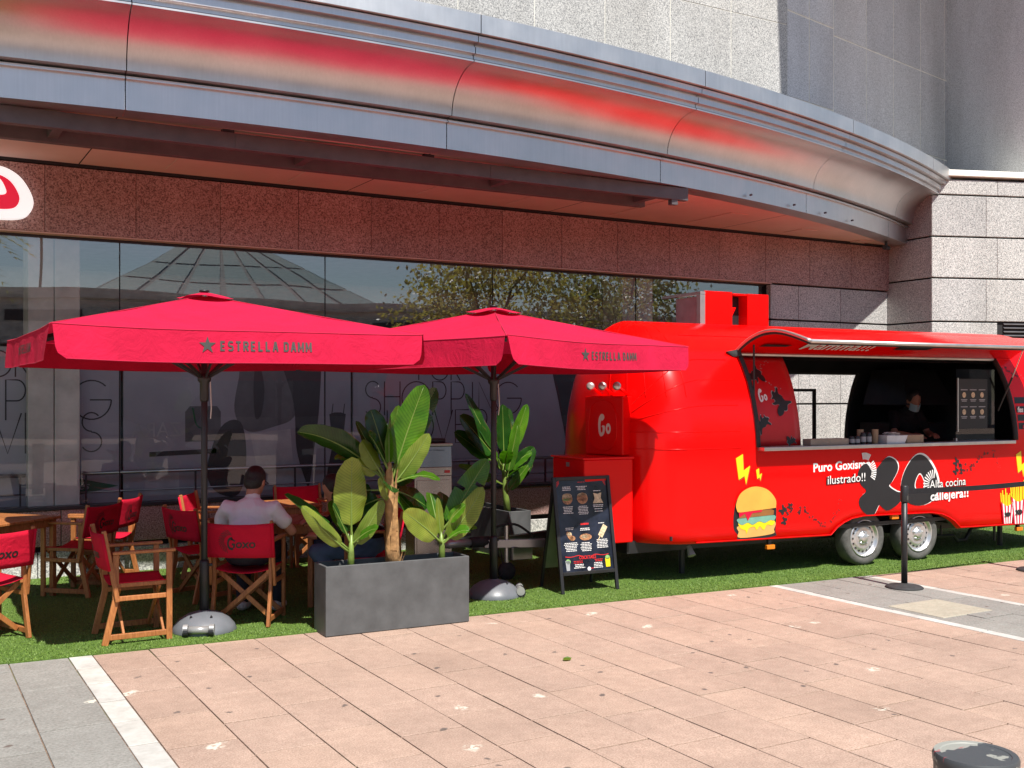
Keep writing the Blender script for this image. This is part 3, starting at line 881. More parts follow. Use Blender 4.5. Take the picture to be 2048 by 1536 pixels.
# olive side wall
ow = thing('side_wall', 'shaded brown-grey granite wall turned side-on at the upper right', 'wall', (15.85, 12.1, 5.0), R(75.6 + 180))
MB().bb(0.0, 2.3, -0.5, -0.006, -0.5, 4.5).build('backing', 'granite_lifted', ow)
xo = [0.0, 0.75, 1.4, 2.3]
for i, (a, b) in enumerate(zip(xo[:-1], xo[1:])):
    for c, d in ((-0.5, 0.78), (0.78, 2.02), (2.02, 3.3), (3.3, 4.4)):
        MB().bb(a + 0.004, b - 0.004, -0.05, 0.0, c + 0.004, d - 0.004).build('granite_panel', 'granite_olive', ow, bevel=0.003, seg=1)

# ---- corner pier at the right
cp = thing('corner_pier', 'sunlit grey granite pier of coursed blocks behind the trailer', 'pillar', (13.1, 10.48, 0))
def pier_poly(inset=0.0, a=0.0, b=3.6):
    dx, dy = math.cos(R(-20)), math.sin(R(-20))
    nx_, ny_ = dy, -dx    # outward (towards the camera)
    p = []
    p.append((a * dx - nx_ * inset, a * dy - ny_ * inset))
    p.append((b * dx - nx_ * inset, b * dy - ny_ * inset))
    return p, (dx, dy)
courses = [-0.02, 0.45, 1.06, 1.67, 2.28, 2.87, 3.505, 4.11, 4.72, 4.955]
(p0, p1), (dx, dy) = pier_poly(0.03, 0.03)
MB().prism([(p0[0] + 0.02, p0[1]), p1, (3.4, 1.0), (0.09, 1.0)], -0.02, 4.95).build('core', 'joint', cp)
for i, (a, b) in enumerate(zip(courses[:-1], courses[1:])):
    cuts = [0.0, 0.87, 1.95, 3.6] if i % 2 else [0.0, 1.05, 2.1, 3.6]
    for j, (s0, s1) in enumerate(zip(cuts[:-1], cuts[1:])):
        if 3.0 > (a + b) / 2 > 2.3 and s0 > 1.0:
            continue
        q = [(s0 * dx + 0.002, s0 * dy), (s1 * dx - 0.003, s1 * dy)]
        if j == 0:
            poly = [q[0], q[1], (q[1][0] + 0.12, q[1][1] + 0.4), (0.06, 0.97)]
        else:
            poly = [q[0], q[1], (q[1][0] + 0.03, q[1][1] + 0.09), (q[0][0] + 0.03, q[0][1] + 0.09)]
        MB().prism(poly, a + 0.012, b - 0.012).build('granite_block', 'granite', cp, bevel=0.006, seg=1)
MB().prism([(-0.03, -0.04), (3.6 * dx, 3.6 * dy - 0.04), (3.6 * dx, 1.0), (-0.03, 0.6)], 4.99, 5.08).build('ledge', 'mortar', cp, bevel=0.006, seg=1)
lv = thing('louvre_vent', 'dark slatted louvre vent set in the granite pier above the trailer', 'vent', (13.1 + 1.15 * dx, 10.48 + 1.15 * dy, 2.36), R(-20))
MB().bb(0, 1.3, 0.05, 0.09, 0, 0.52).build('backing', 'black', lv)
for i in range(9):
    m_ = Matrix.Rotation(R(35), 3, 'X')
    MB().box((0.65, 0.02, 0.04 + i * 0.056), (1.28, 0.05, 0.008), m=m_).build('slat', 'beam', lv)

# ================================================================== CANOPY
can = thing('steel_canopy', 'curved brushed steel canopy with a deep cove above the shopfront', 'canopy', (3.5, 31.4, 0))
RI = 22.6
def arcpt(x, s):
    r = RI + s
    dxx = x - 3.5
    a = math.asin(dxx / RI)
    return (r * math.sin(a), -r * math.cos(a))
cove = [(0.085, 4.335)] + [(0.10 + 0.40 * (1 - math.cos(t)), 4.335 + 0.385 * math.sin(t)) for t in [R(90) * i / 10 for i in range(11)]] + [(0.50, 4.735)]
PROF = {'fascia_panel': [(-0.25, 4.052), (0.0, 4.052), (0.0, 4.286), (0.035, 4.290), (0.035, 4.300), (0.012, 4.303), (0.012, 4.318), (-0.2, 4.318)],
        'cove_panel': [(-0.1, 4.325)] + cove + [(0.3, 4.738)],
        'cornice_moulding': [(0.3, 4.745), (0.485, 4.745), (0.485, 4.775), (0.525, 4.785), (0.525, 4.84), (0.505, 4.845), (0.505, 4.86), (0.575, 4.87), (0.575, 4.925), (0.3, 4.928)],
        'top_band': [(0.3, 4.935), (0.62, 4.935), (0.62, 5.095), (0.3, 5.10)]}
cuts = [-4.0, -1.2, 1.6, 4.4, 7.06, 9.8, 12.3, 13.45]
for a, b in zip(cuts[:-1], cuts[1:]):
    for nm, pr in PROF.items():
        mb = MB()
        N = 9
        g = 0.004
        mb.grid(N, len(pr), lambda i, j: (*arcpt(a + g + (b - a - 2 * g) * i / (N - 1), pr[j][0]), pr[j][1]))
        o = mb.build(nm, 'steel_h' if nm == 'top_band' else 'steel', can)
        if nm == 'cove_panel':
            for p in o.data.polygons:
                p.use_smooth = len(p.vertices) == 4
            e = o.modifiers.new('edges', 'EDGE_SPLIT'); e.split_angle = R(25)
# top deck and soffit
mb = MB()
mb.grid(60, 2, lambda i, j: (*(arcpt(-4 + 17.4 * i / 59, 0.55) if j == 0 else (-4 + 17.4 * i / 59 - 3.5, 11.0 - 31.4)), 5.07))
mb.build('top_deck', 'steel_h', can)
MB().grid(40, 2, lambda i, j: (*(arcpt(-4 + 17.2 * i / 39, -0.03) if j == 0 else (-4 + 17.2 * i / 39 - 3.5, 11.40 - 31.4)), 4.10)).build('soffit_backing', 'joint', can)
sc_ = [-4, -1.2, 1.6, 4.4, 7.06, 9.8, 13.2]
for a, b in zip(sc_[:-1], sc_[1:]):
    mb = MB()
    mb.grid(12, 2, lambda i, j: (*(arcpt(a + 0.006 + (b - a - 0.012) * i / 11, -0.02) if j == 0 else (a + 0.006 + (b - a - 0.012) * i / 11 - 3.5, 11.36 - 31.4)), 4.075))
    mb.build('soffit_panel', 'soffit', can)
    for q in (0.33, 0.78):
        xm = a + (b - a) * q
        y0_ = arcpt(xm, -0.2)[1]; y1_ = 11.1 - 31.4
        MB().bb(xm - 3.5 - 0.14, xm - 3.5 + 0.14, y0_ + 0.5, y1_, 4.066, 4.073).build('soffit_strip', 'soffit', can)
for xm in (8.55, 9.45, 10.2, 10.95):
    p = arcpt(xm, 0.03)
    MB().tube([(p[0], p[1], 4.10), (p[0], p[1] - 0.03, 4.10)], 0.012, 8).build('bolt', 'beam', can)
# steel sign frame hanging below the canopy
fr = thing('sign_gantry', 'dark grey steel ladder frame hanging under the canopy edge', 'frame', (0, 9.2, 3.985))
MB().bb(-4, 7.50, -0.04, 0.04, -0.075, 0.06).build('outer_beam', 'beam', fr, bevel=0.004)
MB().bb(-4, 7.22, 0.36, 0.44, -0.105, 0.03).build('inner_beam', 'beam', fr, bevel=0.004)
for x in (-1.2, 1.15, 3.25, 5.3, 7.1):
    MB().bb(x - 0.04, x + 0.04, 0.04, 0.36, -0.07, 0.02).build('cross_member', 'beam', fr, bevel=0.003)
for x in (0.4, 2.5, 4.4, 6.3):
    MB().bb(x - 0.05, x + 0.05, -0.02, 0.04, 0.06, 0.13).build('bracket', 'darkmetal', fr)
    MB().bb(x - 0.03, x + 0.03, 0.38, 0.42, 0.03, 0.14).build('bracket', 'darkmetal', fr)
MB().bb(7.28, 7.36, -0.035, 0.03, -0.13, -0.075).build('end_bracket', 'beam', fr)
MB().bb(2.55, 3.05, -0.044, -0.04, -0.06, 0.045).build('splice_plate', 'beam', fr)
MB().bb(5.05, 5.45, -0.044, -0.04, -0.06, 0.045).build('splice_plate', 'beam', fr)
# security camera under the corner
sc2 = thing('security_camera', 'small black camera under the canopy end by the granite pier', 'camera', (12.62, 10.9, 3.98))
MB().tube([(0, 0, 0.07), (0, 0, 0.0)], 0.02, 8).build('bracket', 'black', sc2)
MB().tube([(-0.09, -0.05, -0.03), (0.07, 0.02, -0.02)], 0.035, 10).build('housing', 'black', sc2)

# ================================================================== ACROSS THE STREET (behind the camera, mirrored in the glass)
ob = thing('opposite_building', 'low concrete building with a pale glazed pyramid roof mirrored in the shop glass', 'building', (15, -31, 0))
MB().bb(-45, 40, -14, 0, 0, 6.3).build('wall', 'concrete', ob)
MB().bb(-45.2, 40.2, -14.2, 0.2, 6.3, 6.75).build('parapet', 'concrete', ob)
for i in range(18):
    x = -42 + i * 4.5
    MB().bb(x, x + 3.2, 0.01, 0.06, 5.2, 5.75).build('louvre_band', 'darkmetal', ob)
    w_ = MB().bb(x, x + 3.6, 0.0, 0.05, 0.6, 4.2).build('window', 'print_mid', ob)
    MB().bb(x - 0.1, x + 3.7, 0.05, 0.15, 4.2, 4.35).build('lintel', 'concrete', w_)
base = [(-7, -1.5), (9, -1.5), (9, -13), (-7, -13)]; topp = [(-1.4, -5.5), (3.4, -5.5), (3.4, -9), (-1.4, -9)]
for k in range(4):
    a, b = base[k], base[(k + 1) % 4]; c, d = topp[(k + 1) % 4], topp[k]
    for i in range(7):
        for j in range(3):
            def q(u, v):
                lo = (a[0] + (b[0] - a[0]) * u, a[1] + (b[1] - a[1]) * u)
                hi_ = (d[0] + (c[0] - d[0]) * u, d[1] + (c[1] - d[1]) * u)
                return (lo[0] + (hi_[0] - lo[0]) * v, lo[1] + (hi_[1] - lo[1]) * v, 6.6 + 3.4 * v)
            g = 0.012
            MB().add([q(i / 7 + g, j / 3 + g), q((i + 1) / 7 - g, j / 3 + g), q((i + 1) / 7 - g, (j + 1) / 3 - g), q(i / 7 + g, (j + 1) / 3 - g)], [(0, 1, 2, 3)]).build('roof_pane', 'pyramid', ob)
MB().add([(*p, 6.55) for p in base] + [(*p, 9.95) for p in topp], [(0, 1, 5, 4), (1, 2, 6, 5), (2, 3, 7, 6), (3, 0, 4, 7), (4, 5, 6, 7)]).build('roof_frame', 'inside_light', ob)
for x in (-9, 14):
    MB().tube([(x, -0.5, 6.7), (x, -0.5, 10.5)], 0.06, 6).build('mast', 'darkmetal', ob)

def tree(name, label, loc, h, crown, nleaf, seed):
    rg = random.Random(seed)
    t = thing(name, label, 'tree', loc, 0, 'street trees across the road')
    tr = MB()
    tr.tube([(0, 0, 0), (0.05, 0, h * 0.3), (0.0, 0.08, h * 0.55)], [0.18, 0.14, 0.10], 8)
    tips = []
    for i in range(7):
        a = i * 2.4; rr2 = crown * rg.uniform(0.4, 0.8)
        tip = (rr2 * math.cos(a), rr2 * math.sin(a), h * rg.uniform(0.62, 0.92))
        tr.tube([(0, 0.05, h * rg.uniform(0.35, 0.52)), (tip[0] * 0.5, tip[1] * 0.5, tip[2] * 0.85), tip], [0.07, 0.045, 0.02], 6)
        tips.append(tip)
    tr.build('trunk', 'bark', t, smooth=True)
    mb = MB()
    cl = tips + [(crown * rg.uniform(-0.7, 0.7), crown * rg.uniform(-0.7, 0.7), h * rg.uniform(0.55, 0.98)) for _ in range(16)]
    for i in range(nleaf):
        c = rg.choice(cl)
        p = Vector(c) + Vector((rg.gauss(0, 1), rg.gauss(0, 1), rg.gauss(0, 0.8))) * crown * 0.2
        s = rg.uniform(0.06, 0.13)
        u = Vector((rg.gauss(0, 1), rg.gauss(0, 1), rg.gauss(0, 1))).normalized(); w = u.orthogonal().normalized()
        mb.add([p - u * s, p + w * s * 0.5, p + u * s, p - w * s * 0.5], [(0, 1, 2, 3)])
    mb.build('crown', 'treeleaf', t)
tree('street_tree', 'broad green street tree across the road, mirrored left of the trailer', (18.5, -11.0, 0), 7.4, 3.0, 5200, 5)
tree('street_tree', 'second street tree across the road, mirrored behind the trailer roof', (25.0, -11.5, 0), 8.2, 3.2, 5200, 9)
pt = thing('palm_tree', 'palm tree across the road mirrored at the left end of the glass', 'tree', (1.2, -9.0, 0))
MB().tube([(0, 0, 0), (0.1, 0, 3), (0.05, 0.1, 6.2)], [0.2, 0.16, 0.14], 10).build('trunk', 'bark', pt, smooth=True)
for k in range(22):
    a = k * 2.4; el = random.uniform(-0.3, 0.9)
    mb = MB()
    for i in range(14):
        s = i / 13
        c = Vector((math.cos(a) * s * 2.0, math.sin(a) * s * 2.0, 6.2 + el * 1.6 * s - 1.3 * s * s))
        sd = Vector((-math.sin(a), math.cos(a), 0))
        for sg_ in (-1, 1):
            tipp = c + sd * sg_ * 0.45 * (1 - 0.6 * s) + Vector((math.cos(a), math.sin(a), -0.5)) * 0.25
            mb.add([c, c + Vector((math.cos(a), math.sin(a), 0)) * 0.06, tipp], [(0, 1, 2)])
    mb.build('frond', 'treeleaf', pt)
# ================================================================== FOOD TRAILER
TR = thing('food_trailer', 'glossy red rounded food trailer with raised serving hatch on the turf', 'trailer', (9.27, 7.85, 0), R(-2.7))
PRO = [(0.05, 0.325), (0.0, 0.36), (0.0, 0.5), (0.0, 0.68), (0.0, 0.9), (0.0, 1.1), (0.0, 1.285), (0.010, 1.42), (0.034, 1.58), (0.075, 1.75), (0.135, 1.93), (0.21, 2.08), (0.29, 2.21), (0.37, 2.30), (0.50, 2.40), (0.64, 2.48), (0.78, 2.53), (0.90, 2.555), (0.96, 2.56)]
ZP = [p[1] for p in PRO]; IP = [p[0] for p in PRO]
def inset(z):
    return float(np.interp(z, ZP, IP))
W0, W1 = -1.90, 1.88
F0, F1 = -1.0, 1.22
XS = sorted(set([-2.65, -2.3, -2.1, W0, -1.6, -1.31, -1.15, -1.0, -0.95, -0.86, -0.77, -0.66, -0.5, -0.25, 0.0, 0.25, 0.5, 0.66, 0.77, 0.86, 0.95, F1, 1.5, W1, 2.1, 2.4, 2.65]))
def ring(i, extra=0.0):
    ii = i + extra
    rx = 0.56 - 0.42 * i - extra; ry = min(0.80, (1.0 - i) * 0.80)
    pts = [(x, ii) for x in XS]
    n = 12
    def corner(cx, sx, cy, sy, a0, a1):
        return [(cx + sx * rx * math.sin(R(a0 + (a1 - a0) * k / n)) ** 0.95, cy + sy * ry * (1 - math.cos(R(a0 + (a1 - a0) * k / n)) ** 0.95)) for k in range(1, n + 1)]
    pts += corner(2.65, 1, ii, 1, 0, 90)
    pts += [(2.65 + rx, 1.0)]
    pts += [(x, 2.0 - y) for x, y in reversed(corner(2.65, 1, ii, 1, 0, 90))]
    pts += [(x, 2.0 - ii) for x in reversed(XS)]
    pts += [(-x, 2.0 - y) for x, y in corner(2.65, 1, ii, 1, 0, 90)]
    pts += [(-2.65 - rx, 1.0)]
    pts += [(-x, y) for x, y in reversed(corner(2.65, 1, ii, 1, 0, 90))]
    return pts
def arch(x):
    a = abs(x)
    return 0.185 * (1 if a < 0.5 else max(0.0, math.cos((a - 0.5) / 0.45 * math.pi / 2)) ** 0.75 if a < 0.95 else 0.0)
def zmap(x, y, z):
    if z < 0.9:
        zb = 0.335 - 0.016 * x
        lowest = PRO[0][1]
        if y < 0.3 or y > 1.7:
            zb += arch(x)
        t = (z - lowest) / (0.9 - lowest)
        return zb + (0.9 - zb) * t
    return z
def shell(extra):
    rings = [ring(i, extra) for i, z in PRO]
    n = len(rings[0])
    mb = MB()
    iw0, iw1 = XS.index(W0), XS.index(W1)
    jw0, jw1 = ZP.index(1.285), ZP.index(2.21)
    jf1 = ZP.index(2.08)
    base_far = len(XS) + 12 + 1 + 12
    m = len(XS)
    if0 = base_far + (m - 1 - XS.index(F1)); if1 = base_far + (m - 1 - XS.index(F0))
    def skip(i, j):
        if iw0 <= i < iw1 and jw0 <= j < jw1:
            return True
        return if0 <= i < if1 and jw0 - 1 <= j < jf1
    dz = -extra if extra else 0
    mb.grid(n, len(PRO), lambda i, j: (rings[j][i][0], rings[j][i][1], zmap(*rings[j][i], PRO[j][1]) + (dz if PRO[j][1] > 2.2 else 0)), skip, close=True)
    L = len(PRO)
    mb.f.append(tuple(i * L + L - 1 for i in range(n)))
    return mb
body = shell(0.0).build('body', 'red', TR, smooth=True)
liner = shell(0.045).build('interior_lining', 'darkmetal', TR, smooth=True)
MB().bb(-2.9, 2.9, 0.06, 1.94, 0.42, 0.46).build('floor', 'black', TR)
MB().bb(-3.2, 3.2, 0.35, 1.65, 0.28, 0.40).build('chassis', 'black', TR)

def side(k=1):
    return lambda x, z: (x, (inset(z) if z > 1.2 else 0.0) - 0.0025 * k, z)
# seams round the nose
def nose_pt(t, z, out=0.002):
    """t 0..1 from the nose front (t=0) round to the near side (t=1) and on along it"""
    i = inset(z)
    rx = 0.56 - 0.42 * i; ry = min(0.80, (1.0 - i) * 0.80)
    if t <= 1:
        a = R(90 * (1 - t))
        return Vector((-(2.65 + (rx + out) * math.sin(a) ** 0.95), i + ry * (1 - math.cos(a) ** 0.95) - out * math.cos(a), z))
    return Vector((-2.65 + (t - 1) * 1.0, i - out, z))
for z0, z1 in ((1.285, 1.285), (1.44, 1.45), (1.53, 1.70), (1.60, 1.95), (1.66, 2.15)):
    pts = []
    for k in range(25):
        t = 0.30 + 1.25 * k / 24
        s = min(1, max(0, (t - 0.3) / 0.9))
        pts.append(nose_pt(t, z0 + (z1 - z0) * (1 - (1 - s) ** 1.8)))
    MB().tube(pts, 0.0045, 6).build('seam', 'red', TR, smooth=True)
for t in (0.08, 0.3, 0.5, 0.72, 0.95):
    pts = [nose_pt(t, z) for z in np.linspace(1.78, 2.55, 14)]
    MB().tube(pts, 0.004, 6).build('seam', 'red', TR, smooth=True)
MB().tube([(x, inset(2.40) - 0.002, 2.40) for x in np.linspace(-2.5, 2.6, 10)], 0.005, 6).build('seam', 'red', TR)
MB().tube([(x, -0.003, zmap(x, 0, 0.345)) for x in XS], 0.008, 6).build('skirt_trim', 'red', TR)

# serving opening: black frame, printed side panel, counter
def frame_path():
    zz = np.linspace(1.285, 2.21, 14)
    return [(W0, inset(z) + 0.005, z) for z in zz]
MB().tube([(W0 + 0.008, inset(z) + 0.008, z) for z in np.linspace(1.285, 2.22, 14)], 0.028, 8).build('window_frame', 'rubber', TR, smooth=True)
MB().tube([(W1 - 0.008, inset(z) + 0.008, z) for z in np.linspace(1.285, 2.22, 14)], 0.03, 8).build('window_frame', 'rubber', TR, smooth=True)
MB().tube([(W0, inset(2.21) + 0.01, 2.215), (W1, inset(2.21) + 0.01, 2.215)], 0.022, 8).build('window_frame', 'alu', TR)
MB().tube([(F0, 2.0 - inset(1.285), 1.12), (F0, 2.0 - inset(2.08), 2.08), (F1, 2.0 - inset(2.08), 2.08)] , 0.03, 6).build('far_hatch_frame', 'rubber', TR)
MB().tube([(F1, 2.0 - inset(z) - 0.02, z) for z in np.linspace(1.1, 2.08, 12)], 0.03, 6).build('far_hatch_frame', 'rubber', TR)
MB().beam((0.62, 1.92, 1.1), (0.62, 1.92, 1.86), 0.035, 0.035).build('hatch_post', 'black', TR)
MB().beam((-0.4, 1.92, 1.86), (0.637, 1.92, 1.86), 0.035, 0.035).build('hatch_post', 'black', TR)
PX0, PX1 = W0 + 0.02, -1.30
pmb = MB()
pz = np.linspace(1.29, 2.2, 14)
pmb.grid(8, 14, lambda i, j: (PX0 + (PX1 - PX0) * i / 7, inset(pz[j]) + 0.055, pz[j]))
pan = pmb.build('printed_panel', 'red_panel', TR, smooth=True, solid=0.012)
def ptf(k):
    return lambda x, z: (PX0 + x, inset(1.29 + z) + 0.048 - 0.002 * k, 1.29 + z)
def pig(x, z, s, rot, name='flying_pig_print'):
    P = [(-0.5, 0.1), (-0.42, 0.28), (-0.2, 0.36), (-0.02, 0.33), (0.1, 0.55), (0.24, 0.62), (0.2, 0.42), (0.34, 0.40), (0.42, 0.52), (0.46, 0.36), (0.6, 0.28), (0.64, 0.16), (0.5, 0.08), (0.62, -0.12), (0.56, -0.2), (0.36, -0.04), (0.16, -0.12), (0.05, -0.1), (-0.12, -0.12), (-0.3, -0.36), (-0.4, -0.34), (-0.34, -0.1)]
    c, si = math.cos(rot), math.sin(rot)
    pts = [(x + s * (a * c - b * si), z + s * (a * si + b * c)) for a, b in P]
    big = [(x + (px_ - x) * 1.07, z + (pz_ - z) * 1.07) for px_, pz_ in pts]
    MB().flat(smooth_loop(big, 3), ptf(1)).build(name, 'print_light', pan)
    MB().flat(smooth_loop(pts, 3), ptf(2)).build(name, 'ink', pan)
    w = [(x + s * (a * c - b * si), z + s * (a * si + b * c)) for a, b in [(-0.05, 0.2), (-0.15, 0.62), (-0.42, 0.74), (-0.5, 0.45), (-0.3, 0.2)]]
    MB().flat(smooth_loop(w, 3), ptf(3)).build(name, 'ink', pan)
pig(0.40, 0.46, 0.21, R(125)); pig(0.13, 0.74, 0.16, R(200)); pig(0.10, 0.20, 0.17, R(25)); pig(0.45, 0.03, 0.10, R(10))
for i in range(46):
    s = i / 45
    cx = 0.36 - 0.16 * math.sin(s * 3.4) + random.uniform(-0.025, 0.025); cz = 0.86 - 0.30 * s + random.uniform(-0.015, 0.015)
    MB().flat([(cx - 0.006, cz - 0.004), (cx + 0.006, cz), (cx, cz + 0.011)], ptf(1)).build('butterfly_print', 'print_light', pan) if i % 2 == 0 else None
def go_logo(par, tfn, x, z, s, mat):
    """fat hand-drawn 'Go'"""
    g = MB()
    G = smooth_loop([(0.30, 0.72), (0.42, 0.86), (0.36, 1.0), (0.2, 1.02), (0.06, 0.86), (0.0, 0.55), (0.03, 0.2), (0.14, 0.0), (0.3, 0.02), (0.42, 0.16), (0.46, 0.45), (0.3, 0.5), (0.24, 0.44), (0.3, 0.4), (0.3, 0.24), (0.23, 0.16), (0.17, 0.28), (0.16, 0.55), (0.21, 0.72)], 3)
    g.flat([(x + s * a, z + s * b) for a, b in G], tfn)
    outer = [(x + s * (0.68 + 0.17 * math.cos(t)), z + s * (0.36 + 0.25 * math.sin(t))) for t in np.linspace(0, 2 * math.pi, 17)[:-1]]
    inner = [(x + s * (0.68 + 0.06 * math.cos(t)), z + s * (0.36 + 0.10 * math.sin(t))) for t in np.linspace(0, 2 * math.pi, 17)[:-1]]
    vs = [tfn(*p) for p in outer] + [tfn(*p) for p in inner]
    g.add(vs, [(i, (i + 1) % 16, 16 + (i + 1) % 16, 16 + i) for i in range(16)])
    return g.build('logo_lettering', mat, par)
go_logo(pan, ptf(2), 0.10, 0.44, 0.13, 'print_white')
MB().bb(W0 - 0.0, W1 - 0.14, -0.10, 0.10, 1.252, 1.288).build('counter', 'alu', TR, bevel=0.004)
MB().bb(W0, W1, 0.09, 0.16, 1.25, 1.284).build('counter_back', 'darkmetal', TR)

# raised hatch (awning)
AW = [(0.29, 2.235), (0.19, 2.30), (0.05, 2.365), (-0.10, 2.405), (-0.25, 2.415), (-0.40, 2.40), (-0.58, 2.355), (-0.77, 2.295)]
AWs = smooth_loop(AW, 3, closed=False)
NA = len(AWs)
hz = MB()
hz.grid(2, NA, lambda i, j: ((W0 - 0.03) if i == 0 else 2.15, AWs[j][0], AWs[j][1]))
hatch = hz.build('serving_hatch', 'red', TR, smooth=True, solid=0.03)
MB().tube([(W0 - 0.035, y, z + 0.004) for y, z in AWs], 0.017, 8).build('hatch_trim', 'alu', hatch, smooth=True)
MB().tube([(W0 - 0.035, AW[-1][0] - 0.005, AW[-1][1]), (2.15, AW[-1][0] - 0.005, AW[-1][1])], 0.019, 8).build('hatch_trim', 'alu', hatch, smooth=True)
MB().tube([(W0 - 0.03, y - 0.0, z - 0.022) for y, z in AWs], 0.012, 6).build('hatch_seal', 'rubber', hatch, smooth=True)
MB().tube([(W0 - 0.03, AW[-1][0] + 0.01, AW[-1][1] - 0.022), (2.15, AW[-1][0] + 0.01, AW[-1][1] - 0.022)], 0.011, 6).build('hatch_seal', 'rubber', hatch)
MB().add([(W0 - 0.16, 0.27, 2.235), (W0 - 0.01, 0.25, 2.26), (W0 + 0.0, 0.24, 2.19), (W0 - 0.09, 0.262, 2.185), (W0 - 0.16, 0.30, 2.235), (W0 - 0.01, 0.29, 2.26), (W0 + 0.0, 0.29, 2.19), (W0 - 0.09, 0.30, 2.185)], [(0, 1, 2, 3), (7, 6, 5, 4), (0, 4, 5, 1), (1, 5, 6, 2), (2, 6, 7, 3), (3, 7, 4, 0)]).build('hinge_cover', 'rubber', TR)
upv = Vector((0, -0.92, 0.37)).normalized()
text('hatch_lettering', 'Mamma!!!', 0.26, 'print_white', hatch, (-1.22, 0.185, 2.272), (1, 0, 0), upv, 0.004, 0.2, xs=0.95)
MB().flat([(0, 0), (0.5, 0.02), (0.62, 0.2), (0.3, 0.3), (0.1, 0.16)], lambda x, y: (0.1 + x, 0.16 - 0.92 * y, 2.285 + 0.36 * y)).build('hatch_print', 'ink', hatch)
MB().flat([(0, 0), (0.34, 0.01), (0.4, 0.05), (0.05, 0.06)], lambda x, y: (-1.75 + x, 0.16 - 0.92 * y, 2.285 + 0.36 * y)).build('hatch_print', 'ink', hatch)
for xg in (1.74, ):
    MB().tube([(xg, 0.14, 1.62), (xg, -0.05, 2.0)], 0.011, 8).build('gas_strut', 'black', TR)
    MB().tube([(xg, -0.05, 2.0), (xg, -0.22, 2.38)], 0.007, 8).build('gas_strut', 'alu', TR)
MB().tube([(W0 + 0.035, 0.10, 1.62), (W0 + 0.035, 0.10, 2.30)], 0.010, 8).build('gas_strut', 'black', TR)

# wheels
def wheel(x):
    c = (x, 0.07, 0.293)
    w = MB()
    w.lathe([(0.19, 0.015), (0.235, -0.004), (0.272, 0.004), (0.290, 0.03), (0.293, 0.075), (0.290, 0.14), (0.26, 0.175), (0.19, 0.16)], 40, c, 'Y', cap=False)
    ty_ = w.build('tyre', 'tyre', TR, smooth=True)
    for a_ in range(48):
        a = a_ * math.pi / 24
    r = MB()
    r.lathe([(0.198, 0.012), (0.192, -0.001), (0.182, 0.006), (0.178, 0.03), (0.15, 0.042), (0.128, 0.026), (0.10, 0.020), (0.078, 0.032), (0.06, 0.020), (0.048, 0.004), (0.035, -0.004), (0.0005, -0.006)], 40, c, 'Y', cap=False)
    rim = r.build('rim', 'chrome', ty_, smooth=True)
    hb = MB()
    for k in range(16):
        a = k * math.pi / 8
        p = (c[0] + 0.139 * math.cos(a), c[1] + 0.0355, c[2] + 0.139 * math.sin(a))
        hb.lathe([(0.0115, 0.0), (0.0115, -0.006)], 8, p, 'Y')
    hb.build('rim_holes', 'black', ty_)
    hb = MB()
    for k in range(5):
        a = k * 2 * math.pi / 5 + 0.3
        p = (c[0] + 0.066 * math.cos(a), c[1] + 0.020, c[2] + 0.066 * math.sin(a))
        hb.lathe([(0.010, 0.01), (0.009, -0.012), (0.004, -0.015)], 6, p, 'Y')
    hb.build('wheel_bolts', 'chrome', ty_)
wheel(-0.40); wheel(0.40)
MB().lathe([(0.03, 0.16), (0.03, 1.75)], 10, (-0.4, 0, 0.28), 'Y').build('axle', 'black', TR)
MB().lathe([(0.03, 0.16), (0.03, 1.75)], 10, (0.4, 0, 0.28), 'Y').build('axle', 'black', TR)
# dark wheel-arch liner
MB().grid(24, 2, lambda i, j: (-1.0 + 2.0 * i / 23, 0.06 if j == 0 else 0.5, 0.36 + 0.27 * max(0, math.cos((i / 23 - 0.5) * math.pi)) ** 0.5)).build('wheel_arch', 'black', TR)
for x, z in ((-1.72, 0.292), (-0.02, 0.50), (1.95, 0.262)):
    MB().bb(x - 0.05, x + 0.05, 0.01, 0.05, z - 0.022, z + 0.022).build('side_marker', 'amber', TR, bevel=0.006)
    MB().bb(x - 0.02, x + 0.02, 0.03, 0.06, z + 0.0, z + 0.08).build('marker_bracket', 'black', TR)
# under-floor pipes and stays at the right
MB().tube([(0.9, 0.35, 0.20), (1.25, 0.35, 0.19), (1.32, 0.35, 0.13), (1.45, 0.35, 0.13), (1.55, 0.35, 0.26), (2.2, 0.35, 0.29)], 0.022, 8).build('drain_pipe', 'black', TR)
MB().tube([(1.0, 0.3, 0.33), (1.0, 0.3, 0.22)], 0.012, 8).build('stay', 'black', TR)
MB().tube([(1.88, 0.3, 0.33), (1.88, 0.3, 0.10)], 0.016, 8).build('stay', 'black', TR)
MB().tube([(2.1, 0.4, 0.3), (2.1, 0.4, 0.02)], 0.03, 8).build('corner_steady', 'black', TR)
MB().tube([(-2.45, 0.5, 0.3), (-2.45, 0.5, 0.02)], 0.03, 8).build('corner_steady', 'black', TR)
MB().tube([(-2.6, 0.18, 0.34), (-2.6, 0.13, 0.25)], [0.02, 0.04], 10).build('reversing_lamp', 'silver', TR)
